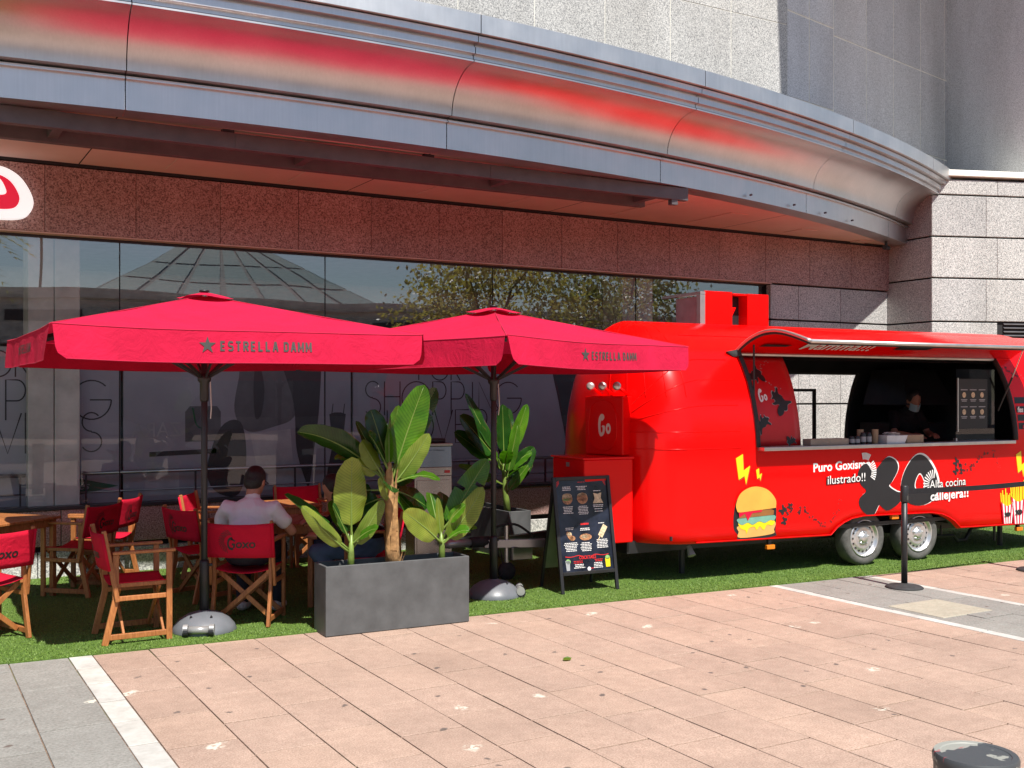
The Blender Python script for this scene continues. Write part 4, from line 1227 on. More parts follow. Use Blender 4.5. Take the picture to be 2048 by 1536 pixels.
# roof vents
v1 = MB().bb(-1.735, -1.36, 1.06, 1.08, 2.45, 2.925).build('roof_vent_front', 'red', TR, bevel=0.004)
MB().bb(-1.80, -1.735, 1.05, 1.12, 2.45, 2.88).build('vent_post', 'alu', v1, bevel=0.003)
MB().bb(-1.76, -1.36, 1.08, 1.55, 2.3, 2.87).build('vent_box', 'silver', v1, bevel=0.004)
MB().bb(-1.80, -1.735, 1.05, 1.76, 2.885, 2.915).build('vent_rail', 'alu', v1)
v2 = MB().bb(-1.155, -0.86, 1.05, 1.55, 2.3, 2.915).build('roof_vent', 'red', TR, bevel=0.004)
MB().bb(-1.34, -1.16, 1.2, 1.55, 2.3, 2.885).build('vent_shadow_box', 'black', v2)
MB().bb(-1.35, -1.16, 1.06, 1.7, 2.892, 2.912).build('vent_cap', 'red', v2)
MB().add([(-1.357, 1.07, 2.76), (-1.30, 1.07, 2.76), (-1.357, 1.07, 2.66), (-1.357, 1.085, 2.76), (-1.30, 1.085, 2.76), (-1.357, 1.085, 2.66)], [(0, 2, 1), (3, 4, 5), (0, 1, 4, 3), (1, 2, 5, 4), (2, 0, 3, 5)]).build('vent_lip', 'red', v1)

# nose: gas locker, badge hatch, three lamps, drawbar
lk = MB().bb(-3.72, -3.18, 0.275, 0.87, 0.40, 1.195).build('gas_locker', 'red', TR, bevel=0.012)
MB().bb(-3.74, -3.17, 0.262, 0.882, 1.196, 1.215).build('locker_lid', 'red', lk, bevel=0.006)
MB().bb(-3.728, -3.721, 0.55, 0.60, 1.12, 1.16).build('latch', 'alu', lk)
ha, hb_ = Vector((-3.36, 0.86)), Vector((-3.26, 0.33))      # face of the badge hatch, in plan
dv = (hb_ - ha).normalized(); nv = Vector((dv.y, -dv.x))
if nv.x > 0: nv = -nv
def bt(out):
    return lambda x, z: (ha.x + dv.x * x + nv.x * out, ha.y + dv.y * x + nv.y * out, z)
wdt = (hb_ - ha).length
bx = MB()
f0 = bt(0.0)
back = [(-2.9, 0.55), (-3.05, 1.0)]
pl = [tuple(f0(0, 0)[:2]), tuple(f0(wdt, 0)[:2]), (-2.85, 0.55), (-3.1, 1.05)]
bx.prism(pl, 1.22, 1.79)
hatchb = bx.build('badge_hatch', 'red', TR, bevel=0.012, recalc=True)
ringp = smooth_loop([(0.06, 1.45), (0.10, 1.68), (0.26, 1.75), (0.42, 1.68), (0.46, 1.45), (0.40, 1.30), (0.26, 1.265), (0.12, 1.30)], 5)
MB().tube([bt(0.004)(*p) for p in ringp] + [bt(0.004)(*ringp[0])], 0.006, 6, cap=False).build('badge_ring', 'red', hatchb, smooth=True)
go_logo(hatchb, bt(0.006), 0.20, 1.40, 0.21, 'print_white')
for k, (tt_, zz) in enumerate(((0.14, 1.84), (0.30, 1.85), (0.46, 1.855))):
    fx = (0.10, 0.42, 0.80)[k] * wdt; out = Vector((-0.75, -0.65, 0.25)).normalized()
    b0 = Vector(bt(-0.17)(fx, 1.80)); tip = Vector(bt(-0.03)(fx, 1.885))
    st = MB().tube([b0, tip], 0.014, 8).build('lamp_stem', 'red', TR, smooth=True)
    dirn = (out + Vector((0, -0.3, -0.2))).normalized()
    MB().tube([tip - dirn * 0.03, tip, tip + dirn * 0.03, tip + dirn * 0.04], [0.016, 0.036, 0.042, 0.024], 12).build('nose_lamp', 'chrome', st, smooth=True)
db = MB().beam((-3.45, 0.75, 0.36), (-4.35, 1.1, 0.36), 0.07, 0.08).beam((-3.45, 1.45, 0.36), (-4.35, 1.1, 0.36), 0.07, 0.08).build('drawbar', 'rail', TR, bevel=0.004)
MB().tube([(-4.28, 1.1, 0.38), (-4.5, 1.1, 0.38)], 0.05, 12).build('bellows', 'rubber', db, smooth=True)
MB().tube([(-4.5, 1.1, 0.38), (-4.72, 1.1, 0.38), (-4.78, 1.1, 0.37)], [0.035, 0.045, 0.03], 12).build('coupling', 'silver', db, smooth=True)
MB().beam((-4.7, 1.1, 0.43), (-4.5, 1.1, 0.46), 0.03, 0.02).build('coupling_handle', 'rubber', db)
MB().tube(smooth_loop([(-4.3, 1.05, 0.40), (-4.28, 1.0, 0.52), (-4.1, 0.95, 0.55), (-3.95, 0.92, 0.46), (-3.9, 0.92, 0.42)], 5, False), 0.012, 8).build('cable', 'rubber', db, smooth=True)
MB().tube(smooth_loop([(-4.32, 1.05, 0.38), (-4.33, 1.0, 0.2), (-4.28, 0.98, 0.05), (-4.2, 1.0, 0.1), (-4.2, 1.05, 0.3)], 5, False), 0.006, 6).build('cable', 'rubber', db, smooth=True)
MB().bb(-4.12, -3.9, 0.95, 1.25, 0.2, 0.33).build('hitch_box', 'rail', db, bevel=0.006)
MB().tube([(-4.15, 1.02, 0.55), (-4.15, 1.02, 0.09)], 0.024, 8).build('jockey_leg', 'alu', db)
MB().lathe([(0.02, -0.03), (0.085, -0.028), (0.09, 0.0), (0.085, 0.028), (0.02, 0.03)], 18, (-4.15, 1.02, 0.092), 'Y').build('jockey_wheel', 'rubber', db, smooth=True)

# ---- graphics on the side
def deco(name, pts, mat, k=1, n=0):
    P = smooth_loop(pts, n) if n else pts
    return MB().flat(P, side(k)).build(name, mat, TR)
def shift(pts, dx_, dz_, s=1.0):
    return [(a * s + dx_, b * s + dz_) for a, b in pts]
bolt = [(0.0, 0.26), (0.085, 0.30), (0.095, 0.14), (0.175, 0.185), (0.125, 0.0), (0.105, 0.085), (0.035, 0.05)]
def flash(x, z, s):
    deco('lightning_print', shift(bolt, x + 0.008, z - 0.008, s), 'patty', 1)
    deco('lightning_print', shift(bolt, x, z, s), 'yellow', 2)
flash(-2.175, 0.925, 1.0); flash(-1.925, 0.955, 0.42); flash(1.86, 0.86, 1.0)
bx0, bz0 = -2.17, 0.41
sh_ = [(-0.03, 0.10), (-0.025, 0.26), (0.03, 0.40), (0.2, 0.46), (0.4, 0.44), (0.5, 0.3), (0.49, 0.05), (0.47, -0.01), (0.05, -0.025), (0.02, 0.03)]
deco('burger_shadow_print', shift(sh_, bx0, bz0), 'ink', 1, 4)
deco('burger_bun_print', shift([(0.05, 0.0), (0.03, 0.06), (0.04, 0.12), (0.46, 0.14), (0.47, 0.06), (0.44, 0.015)], bx0, bz0), 'bun2', 2, 4)
deco('burger_cheese_print', shift([(0.03, 0.12), (0.06, 0.085), (0.11, 0.07), (0.125, 0.035), (0.15, 0.085), (0.22, 0.10), (0.25, 0.065), (0.29, 0.10), (0.34, 0.06), (0.38, 0.11), (0.45, 0.10), (0.47, 0.15), (0.25, 0.16), (0.04, 0.15)], bx0, bz0), 'yellow', 3, 3)
deco('burger_lettuce_print', shift([(0.02, 0.15), (0.07, 0.125), (0.14, 0.145), (0.2, 0.12), (0.28, 0.15), (0.35, 0.13), (0.42, 0.155), (0.47, 0.15), (0.475, 0.2), (0.25, 0.2), (0.02, 0.19)], bx0, bz0), 'lettuce', 4, 3)
deco('burger_patty_print', shift([(0.025, 0.19), (0.46, 0.205), (0.465, 0.25), (0.4, 0.27), (0.03, 0.25)], bx0, bz0), 'patty', 5, 0)
deco('burger_tomato_print', shift([(0.02, 0.26), (0.03, 0.2), (0.10, 0.235), (0.135, 0.165), (0.19, 0.235), (0.3, 0.24), (0.33, 0.27), (0.2, 0.28)], bx0, bz0), 'tomato', 6, 0)
deco('burger_bun_print', shift([(0.0, 0.27), (-0.012, 0.33), (0.04, 0.43), (0.15, 0.485), (0.27, 0.49), (0.39, 0.45), (0.48, 0.36), (0.485, 0.285), (0.46, 0.272), (0.2, 0.258), (0.03, 0.25)], bx0, bz0), 'bun', 7, 4)
text('side_lettering', 'Puro Goxismo', 0.125, 'print_white', TR, (-1.19, -0.004, 1.02), (1, 0, 0.03), (0, 0, 1), 0.0032, 0, xs=1.05, spacing=1.02)
for k, (m_, dx_) in enumerate((('ink', 0.0), ('print_white', 0.013))):
    text('side_lettering', 'ilustrado!!', 0.125, m_, TR, (-1.02 + dx_, -0.010 - 0.003 * k, 0.885 + 0.004 * k), (1, 0, 0.03), (0, 0, 1), 0.0025 - 0.0025 * k, 0, xs=1.05)
Xp = [(-0.58, 0.96), (-0.545, 1.045), (-0.45, 1.085), (-0.36, 1.0), (-0.22, 1.11), (-0.13, 1.145), (-0.02, 1.09), (-0.005, 1.0), (-0.09, 0.88), (-0.13, 0.835), (-0.02, 0.775), (0.05, 0.755), (0.03, 0.665), (-0.08, 0.60), (-0.17, 0.58), (-0.25, 0.63), (-0.28, 0.64), (-0.34, 0.555), (-0.40, 0.535), (-0.49, 0.575), (-0.56, 0.66), (-0.55, 0.73), (-0.46, 0.80), (-0.53, 0.86)]
deco('big_letter_outline', shift([(a * 1.0 + 0.014, b + 0.008) for a, b in Xp], 0, 0), 'print_white', 1, 3)
deco('big_letter_print', Xp, 'ink', 2, 3)
def ringdec(name, outer, inner, mat, k):
    n = 32
    O_ = [outer(t) for t in np.linspace(0, 2 * math.pi, n + 1)[:-1]]; I_ = [inner(t) for t in np.linspace(0, 2 * math.pi, n + 1)[:-1]]
    vs = [side(k)(*p) for p in O_ + I_]
    MB().add(vs, [(i, (i + 1) % n, n + (i + 1) % n, n + i) for i in range(n)]).build(name, mat, TR)
def egg(cx, cz, a, b, p=0.28):
    return lambda t: (cx + a * math.cos(t) * (1 - p * math.sin(t)), cz + b * math.sin(t))
ringdec('big_letter_outline', egg(0.335, 0.893, 0.285, 0.285), egg(0.325, 0.86, 0.062, 0.085, 0.4), 'print_white', 1)
ringdec('big_letter_print', egg(0.32, 0.885, 0.27, 0.275), egg(0.325, 0.86, 0.075, 0.10, 0.4), 'ink', 2)
def lashes(cx, cz, r0, r1, a0, a1, n, k=4):
    mb = MB()
    for i in range(n):
        a = R(a0 + (a1 - a0) * i / (n - 1))
        c, s = math.cos(a), math.sin(a)
        px_, pz_ = -s * 0.008, c * 0.008
        mb.flat([(cx + c * r0 - px_ * .5, cz + s * r0 - pz_ * .5), (cx + c * r1 - px_, cz + s * r1 - pz_), (cx + c * r1 + px_, cz + s * r1 + pz_), (cx + c * r0 + px_ * .5, cz + s * r0 + pz_ * .5)], side(k))
    mb.build('lash_print', 'print_white', TR)
lashes(-0.49, 1.03, 0.10, 0.17, 100, 60, 7, 4); lashes(-0.49, 1.0, 0.10, 0.17, 40, -30, 9, 4)
lashes(0.53, 0.83, 0.07, 0.16, 200, 85, 10, 4)
for k, (m_, dx_) in enumerate((('ink', 0.0), ('print_white', -0.012))):
    text('side_lettering', 'Alta cocina', 0.125, m_, TR, (0.475 + dx_, -0.011 - 0.003 * k, 0.785 + 0.004 * k), (1, 0, 0.035), (0, 0, 1), 0.0025 - 0.0025 * k, 0, xs=1.0)
text('side_lettering', 'callejera!!', 0.135, 'print_white', TR, (0.475, -0.012, 0.655), (1, 0, 0.035), (0, 0, 1), 0.0035, 0, xs=1.1, spacing=1.04)
def butterfly(x, z, s, a):
    P = [(0, 0.05), (0.3, 0.5), (0.55, 0.45), (0.4, 0.1), (0.5, -0.35), (0.2, -0.45), (0, -0.1), (-0.2, -0.45), (-0.5, -0.35), (-0.4, 0.1), (-0.55, 0.45), (-0.3, 0.5)]
    c, si = math.cos(a), math.sin(a)
    return [(x + s * (p * c - q * si), z + s * (p * si + q * c)) for p, q in P]
def trail(path, n, s0, s1):
    P = smooth_loop(path, 12, False)
    for i in range(n):
        u = i / (n - 1)
        q = P[min(len(P) - 1, int(u * (len(P) - 1)))]
        spread = 0.05 if u < 0.25 else 0.018 if u < 0.6 else 0.03
        s = s0 + (s1 - s0) * u ** 0.5
        deco('butterfly_print', butterfly(q[0] + random.uniform(-1, 1) * spread, q[1] + random.uniform(-1, 1) * spread, s, random.uniform(0, 3)), 'ink', 1)
for x, z, s in ((-1.585, 0.655, 0.085), (-1.565, 0.545, 0.075), (-1.5, 0.69, 0.055), (0.885, 1.06, 0.085), (0.88, 0.965, 0.08), (0.965, 0.955, 0.06)):
    deco('butterfly_print', butterfly(x, z, s, random.uniform(0.8, 1.6)), 'ink', 2)
trail([(-1.5, 0.64), (-1.38, 0.67), (-1.28, 0.62), (-1.17, 0.53), (-1.05, 0.48), (-0.93, 0.52), (-0.85, 0.62), (-0.82, 0.73)], 40, 0.042, 0.012)
trail([(0.96, 1.0), (1.05, 1.0), (1.15, 1.02), (1.25, 1.09), (1.37, 1.15), (1.48, 1.15), (1.55, 1.05), (1.58, 0.95)], 40, 0.042, 0.012)
trail([(1.95, 2.12), (2.05, 2.05), (2.2, 2.0), (2.35, 1.97)], 12, 0.035, 0.02)
# fries
def fries(x, z, s):
    for i in range(9):
        a = x + s * (0.02 + 0.026 * i); h_ = s * random.uniform(0.40, 0.50)
        deco('fries_print', [(a, z + s * 0.2), (a + s * 0.022, z + s * 0.2), (a + s * (0.02 + 0.006 * (i - 4)), z + h_), (a + s * (0.0 + 0.006 * (i - 4)), z + h_)], 'yellow', 2 + i % 2)
    n = 8
    for i in range(n):
        t0, t1 = i / n, (i + 1) / n
        bot = lambda t: (x + s * (0.05 + 0.17 * t), z)
        top = lambda t: (x + s * (0.0 + 0.27 * t), z + s * (0.32 - 0.07 * math.sin(t * math.pi)))
        deco('fries_box_print', [bot(t0), bot(t1), top(t1), top(t0)], 'print_white' if i % 2 else 'tomato', 5)
    text('side_lettering', 'xo', s * 0.10, 'ink', TR, (x + s * 0.075, -0.020, z + s * 0.11), (1, 0, 0), (0, 0, 1), 0.006)
fries(1.60, 0.34, 0.80); fries(1.765, 0.33, 1.0)
# right-hand lettering blocks
for z, w in ((1.735, 0.5), (1.63, 0.5), (1.535, 0.45), (1.44, 0.5)):
    deco('lettering_block_print', [(1.925, z - 0.032), (1.93 + w, z - 0.032), (1.93 + w, z + 0.04), (1.935, z + 0.04)], 'ink', 1)
text('side_lettering', 'fes', 0.085, 'print_white', TR, (1.94, inset(1.63) - 0.012, 1.605), (1, 0, 0), (0, 0, 1), 0.004)
text('side_lettering', 'sa', 0.07, 'tomato', TR, (1.985, inset(1.44) - 0.012, 1.42), (1, 0, 0), (0, 0, 1), 0.003)

# ---- inside the trailer and on the counter
def on_tr(name, label, cat, x, y, z, rz=0.0, group=None):
    p = TR.matrix_basis @ Vector((x, y, z))
    return thing(name, label, cat, p, R(-2.7) + rz, group)
bpy.context.view_layer.update()
t = on_tr('cardboard_tray', 'long flat cardboard tray on the trailer counter beside the red panel', 'tray', -1.0, 0.0, 1.29)
MB().bb(-0.27, 0.24, -0.06, 0.06, 0.0, 0.065).build('tray_body', 'cardgrey', t, bevel=0.003)
MB().bb(-0.03, -0.026, -0.0615, 0.0615, 0.002, 0.0665).build('tray_seam', 'kraft', t)
for i, (x, h_) in enumerate(((-0.66, 0.085), (-0.585, 0.085), (-0.50, 0.12), (-0.42, 0.12), (-0.38, 0.10))):
    lab = ['first small black sauce bottle from the left on the counter', 'second small black sauce bottle from the left on the counter', 'tall black jar left of its twin on the counter', 'tall black jar right of its twin on the counter', 'black jar with pale label beside the paper cups'][i]
    b = on_tr('sauce_jar', lab, 'jar', x, 0.0 if i != 4 else 0.05, 1.289, 0, 'dark jars on the counter')
    MB().lathe([(0.028, 0), (0.030, 0.005), (0.030, h_ * 0.75), (0.022, h_ * 0.9), (0.022, h_)], 14).build('jar_body', 'black', b, smooth=True)
    MB().lathe([(0.0305, h_ * 0.2), (0.0305, h_ * 0.65)], 14, cap=False).build('jar_label', 'print_light', b, smooth=True)
for i in range(2):
    c = on_tr('paper_cups', ['stack of kraft paper cups standing behind the jars', 'stack of kraft paper cups next to the clear tub'][i], 'cups', -0.47 + 0.16 * i, 0.07 - 0.05 * i, 1.289, 0, 'kraft cup stacks on the counter')
    mb = MB()
    for k in range(6):
        mb.lathe([(0.026, 0.02 * k), (0.036, 0.02 * k + 0.05)], 16, cap=False)
    mb.build('cup_stack', 'kraft', c, smooth=True)
tb_ = on_tr('plastic_tub', 'clear plastic tub of cutlery sachets on the trailer counter', 'tub', -0.10, 0.0, 1.289)
MB().add([(-0.13, -0.07, 0), (0.13, -0.07, 0), (0.13, 0.07, 0), (-0.13, 0.07, 0), (-0.15, -0.09, 0.085), (0.15, -0.09, 0.085), (0.15, 0.09, 0.085), (-0.15, 0.09, 0.085)], [(3, 2, 1, 0), (0, 1, 5, 4), (1, 2, 6, 5), (2, 3, 7, 6), (3, 0, 4, 7)]).build('tub_body', 'clearplastic', tb_)
for k in range(9):
    MB().box((random.uniform(-0.1, 0.1), random.uniform(-0.05, 0.05), 0.085 + 0.004 * k), (0.11, 0.05, 0.003), random.uniform(0, 3)).build('sachet', 'white', tb_)
kb = on_tr('kraft_box', 'brown kraft cardboard box at the right of the clear tub', 'box', 0.20, 0.03, 1.289)
MB().bb(-0.12, 0.13, -0.08, 0.08, 0, 0.085).build('box_body', 'kraft', kb, bevel=0.003)
MB().bb(0.08, 0.084, -0.0815, 0.0815, 0.001, 0.0865).build('box_flap', 'cardgrey', kb)
# screen with menu card
gs = on_tr('counter_screen', 'clear acrylic screen standing on the counter at the right of the opening', 'screen', 1.30, 0.10, 1.289)
MB().bb(-0.30, 0.33, -0.003, 0.003, 0.0, 0.80).build('acrylic_sheet', 'clearglass', gs)
MB().bb(-0.32, -0.30, -0.02, 0.02, 0, 0.03).build('screen_foot', 'alu', gs)
mc = on_tr('hanging_menu', 'black menu card with small food pictures on the counter screen', 'menu', 1.24, 0.085, 1.42)
MB().bb(-0.22, 0.25, -0.004, 0.004, 0, 0.56).build('card', 'ink', mc)
MB().bb(-0.235, -0.222, -0.008, 0.006, -0.03, 0.57).build('card_edge', 'alu', mc)
for i in range(3):
    for j in range(2):
        x = -0.13 + 0.145 * i; z = 0.38 - 0.19 * j
        MB().flat([(x + 0.03 * math.cos(a), z + 0.032 * math.sin(a)) for a in np.linspace(0, 6.28, 13)[:-1]], lambda a, b: (a, -0.006, b)).build('food_picture', 'food_pale', mc)
        for w, dz in ((0.055, 0.058), (0.05, -0.052), (0.04, -0.068)):
            MB().flat([(x - w, z + dz - 0.005), (x + w, z + dz - 0.005), (x + w, z + dz + 0.005), (x - w, z + dz + 0.005)], lambda a, b: (a, -0.006, b)).build('text_line', 'print_light', mc)
# kitchen equipment
ex = on_tr('extractor_hood', 'dark extractor hood and fryer cabinet inside the trailer', 'kitchen unit', 0.1, 1.2, 0.46)
MB().bb(-0.25, 0.45, 0.1, 0.85, 0.0, 1.0).build('cabinet', 'darkmetal', ex, bevel=0.01)
MB().add([(-0.3, 0.0, 1.22), (0.5, 0.0, 1.22), (0.5, 0.75, 1.22), (-0.3, 0.75, 1.22), (-0.2, 0.25, 1.65), (0.4, 0.25, 1.65), (0.4, 0.7, 1.65), (-0.2, 0.7, 1.65)], [(3, 2, 1, 0), (4, 5, 6, 7), (0, 1, 5, 4), (1, 2, 6, 5), (2, 3, 7, 6), (3, 0, 4, 7)]).build('hood', 'darkmetal', ex)
ex.location = TR.matrix_basis @ Vector((1.55, 0.98, 0.46))
sh = on_tr('shelf_unit', 'dark shelf under the trailer ceiling near the far hatch', 'shelf', -0.9, 1.6, 1.78)
MB().bb(-0.45, 0.35, -0.15, 0.1, 0.0, 0.22).build('shelf_box', 'darkmetal', sh, bevel=0.006)
# ================================================================== PARASOLS
def parasol(label, x, y, rz, seed):
    rg = random.Random(seed)
    t = thing('parasol', label, 'parasol', (x, y, 0), rz, 'red parasols on the terrace')
    H, ZE, ZA = 1.25, 2.235, 2.56
    # canopy: four panels meeting at ridges, slightly slack between them
    N = 14
    def roof(k):
        mb = MB()
        def fn(i, j):
            u = -1 + 2 * i / N        # across the panel
            v = j / N                 # apex to edge
            hx = H * v
            px_, py_ = u * hx, -hx
            z = ZA + (ZE - ZA) * v ** 0.97
            z -= 0.042 * (1 - u * u) * math.sin(math.pi * v) * 0.9
            z += 0.006 * math.sin(14 * v + 3 * u + k) * abs(u) * v * (1 - v) * 3
            z -= 0.018 * (1 - u * u) * v * v
            z += 0.004 * math.sin(9 * u + k * 2 + seed) * v * (1 - abs(u))
            a = k * math.pi / 2
            return (px_ * math.cos(a) - py_ * math.sin(a), px_ * math.sin(a) + py_ * math.cos(a), z)
        mb.grid(N + 1, N + 1, fn)
        return mb.build('canopy_panel', 'parasol', t, smooth=True)
    panels = [roof(k) for k in range(4)]
    for k in range(4):
        a = k * math.pi / 2
        ph = rg.uniform(0, 6)
        def flap(x_, z_, off=0.0):
            u = x_ / H; d_ = (ZE - z_)
            w = 0.010 * math.sin(5 * u + ph) * d_ / 0.22 + 0.006 * math.sin(17 * u + ph * 2) * d_ / 0.22 + 0.02 * d_ / 0.22 * (0.4 + abs(u))
            px_, py_ = x_, -H - w - off - 0.002
            zz = z_ - 0.018 * (1 - u * u) + 0.004 * math.sin(4 * u + ph)
            return (px_ * math.cos(a) - py_ * math.sin(a), px_ * math.sin(a) + py_ * math.cos(a), zz)
        mb = MB(); NX, NZ = 44, 6
        VH = 0.215
        def fn(i, j):
            v = j / NZ
            hw = H - 0.012
            if v > 0.6:
                hw -= 0.06 * (1 - math.sqrt(max(0, 1 - ((v - 0.6) / 0.4) ** 2)))
            hw -= 0.02 * v
            return flap(-hw + 2 * hw * i / NX, ZE + 0.002 - VH * v)
        mb.grid(NX + 1, NZ + 1, fn)
        fl = mb.build('valance_flap', 'parasol', t, smooth=True)
        hem = [fn(i, NZ) for i in range(NX + 1)]
        MB().tube([(p_[0], p_[1], p_[2] + 0.004) for p_ in hem], 0.0032, 5).build('hem', 'parasol_seam', fl)
        MB().tube([fn(i, 0) for i in range(NX + 1)], 0.004, 5).build('edge_seam', 'parasol_seam', fl)
        rdg = []
        for q in range(12):
            v_ = 0.1 + 0.9 * q / 11
            px_, py_ = -H * v_, -H * v_
            rdg.append((px_ * math.cos(a) - py_ * math.sin(a), px_ * math.sin(a) + py_ * math.cos(a), ZA + (ZE - ZA) * v_ ** 0.97 + 0.001))
        MB().tube(rdg, 0.004, 5).build('ridge_seam', 'parasol_seam', fl)
        x0 = -0.22
        B = {'E': [[(0.12, -0.1), (0.12, 1.1)], [(0, 0), (0.85, 0)], [(0, 0.5), (0.75, 0.5)], [(0, 1), (0.85, 1)]],
             'S': [[(0.88, 0.88), (0.78, 1), (0.22, 1), (0.1, 0.88), (0.1, 0.65), (0.22, 0.52), (0.78, 0.48), (0.9, 0.35), (0.9, 0.12), (0.78, 0), (0.22, 0), (0.1, 0.12)]],
             'T': [[(0, 1), (1, 1)], [(0.5, -0.1), (0.5, 1.0)]],
             'R': [[(0.12, -0.1), (0.12, 1.1)], [(0.12, 1), (0.75, 1), (0.88, 0.88), (0.88, 0.62), (0.75, 0.5), (0.12, 0.5)], [(0.5, 0.5), (0.9, -0.08)]],
             'L': [[(0.12, -0.1), (0.12, 1.1)], [(0, 0), (0.85, 0)]],
             'A': [[(0.05, -0.1), (0.45, 1.1)], [(0.95, -0.1), (0.55, 1.1)], [(0.25, 0.3), (0.75, 0.3)], [(0.4, 1.0), (0.6, 1.0)]],
             'D': [[(0.12, -0.1), (0.12, 1.1)], [(0.12, 1), (0.7, 1), (0.88, 0.82), (0.88, 0.18), (0.7, 0), (0.12, 0)]],
             'M': [[(0.06, -0.1), (0.06, 1.1)], [(1.04, -0.1), (1.04, 1.1)], [(0.08, 1.05), (0.55, 0.2), (1.02, 1.05)]]}
        lm = MB(); cxx = x0
        for chh in 'ESTRELLA DAMM':
            if chh == ' ':
                lm.build('brand_lettering', 'text_grey', fl); lm = MB()
                cxx += 0.025; continue
            for poly in B[chh]:
                stroke(lm, [(cxx + a_ * 0.032, ZE - 0.125 + b_ * 0.054) for a_, b_ in poly], 0.0125, lambda x_, z_: flap(x_, z_, 0.004))
            cxx += 0.050 if chh != 'M' else 0.054
        lm.build('brand_lettering', 'text_grey', fl)
        st = []
        for q in range(10):
            r_ = 0.058 if q % 2 == 0 else 0.023
            aa = R(90 + 36 * q)
            st.append((x0 - 0.085 + r_ * math.cos(aa), ZE - 0.095 + r_ * math.sin(aa)))
        smb = MB()
        smb.add([flap(x0 - 0.085, ZE - 0.095, 0.004)] + [flap(*p, 0.004) for p in st], [(0, 1 + q, 1 + (q + 1) % 10) for q in range(10)])
        smb.build('brand_star', 'text_grey', fl)
    # vent cap
    cap = MB()
    def cf(i, j):
        a = 2 * math.pi * i / 24
        v = j / 4
        r_ = 0.04 + 0.145 * v
        sq = r_ / max(abs(math.cos(a)), abs(math.sin(a))) * 0.85 + r_ * 0.15
        dz = 0.010 * math.sin(3 * a + seed) * v * v
        return (sq * math.cos(a), sq * math.sin(a), ZA + 0.028 - 0.275 * (0.04 + 0.145 * v) + dz)
    cap.grid(24, 5, cf, close=True)
    cap.build('vent_cap', 'parasol', t, smooth=True)
    MB().lathe([(0.001, 0.012), (0.036, 0.011), (0.04, 0.0), (0.018, -0.015)], 16, (0, 0, ZA + 0.03)).build('finial', 'black', t, smooth=True)
    pole = MB().lathe([(0.024, 0.10), (0.024, 2.6)], 16).build('pole', 'darkmetal', t, smooth=True)
    MB().lathe([(0.036, 0.0), (0.036, 0.38), (0.031, 0.40), (0.025, 0.40)], 16, (0, 0, 0.14)).build('pole_sleeve', 'black', pole, smooth=True)
    MB().tube([(0.035, 0, 0.5), (0.06, 0, 0.5)], 0.012, 8).build('sleeve_screw', 'black', pole)
    hub = MB().lathe([(0.03, -0.2), (0.034, -0.18), (0.034, -0.06), (0.05, -0.04), (0.052, 0.0), (0.03, 0.01)], 16, (0, 0, 1.95)).build('runner_hub', 'darkmetal', t, smooth=True)
    for k in range(4):
        a = math.pi / 4 + k * math.pi / 2
        c, s = math.cos(a), math.sin(a)
        MB().beam((0.03 * c, 0.03 * s, ZA - 0.03), (1.72 * c, 1.72 * s, ZE - 0.03), 0.018, 0.028).build('rib', 'darkmetal', t)
        MB().beam((0.04 * c, 0.04 * s, 1.94), (0.86 * c, 0.86 * s, ZA - 0.03 - (ZA - ZE) * 0.5 - 0.02), 0.014, 0.025).build('strut', 'darkmetal', t)
        b = a + math.pi / 4
        c, s = math.cos(b), math.sin(b)
        MB().beam((0.03 * c, 0.03 * s, ZA - 0.045), (1.22 * c, 1.22 * s, ZE - 0.075), 0.018, 0.025).build('rib', 'darkmetal', t)
        MB().beam((0.04 * c, 0.04 * s, 1.94), (0.6 * c, 0.6 * s, ZA - 0.05 - (ZA - ZE) * 0.5 - 0.03), 0.014, 0.022).build('strut', 'darkmetal', t)
    MB().tube([(0.04, -0.02, 1.9), (0.045, -0.03, 1.7), (0.042, -0.02, 1.62)], 0.004, 6).build('cord', 'white', t)
    # moulded base with wheels (turned towards the pavement)
    base = MB().lathe([(0.238, 0.0), (0.242, 0.012), (0.225, 0.05), (0.185, 0.095), (0.13, 0.13), (0.07, 0.148), (0.045, 0.152), (0.04, 0.16)], 40).build('base', 'baseplastic', t, smooth=True)
    return t, base
p1, base1 = parasol('large red parasol at the left shading the tables', 2.07, 8.285, R(0.5), 1)
p2, base2 = parasol('red parasol turned cornerwise between the banana plants and the trailer', 4.66, 8.40, R(19), 2)
def base_wheels(base, ang):
    c = Matrix.Rotation(ang, 4, 'Z')
    def P(x, y, z): return c @ Vector((x, y, z))
    MB().tube([P(-0.075, -0.235, 0.055), P(0.075, -0.235, 0.055)], 0.030, 14).build('axle_cover', 'silver', base, smooth=True)
    for s in (-1, 1):
        MB().tube([P(s * 0.075, -0.24, 0.047), P(s * 0.108, -0.24, 0.047)], 0.040, 16).build('base_wheel', 'black', base)
        MB().tube([P(s * 0.078, -0.236, 0.062), P(s * 0.112, -0.236, 0.062)], 0.037, 16).build('wheel_cover', 'silver', base)
    for a in (R(60), R(125)):
        q = c @ Vector((0.14 * math.cos(a), -0.14 * math.sin(a), 0.128))
        MB().add([q + Vector((-0.012, -0.01, 0.0)), q + Vector((0.012, -0.01, 0.0)), q + Vector((0.004, 0.018, 0.012))], [(0, 1, 2)]).build('drain_slot', 'black', base)
base_wheels(base1, R(-24)); base_wheels(base2, R(45))

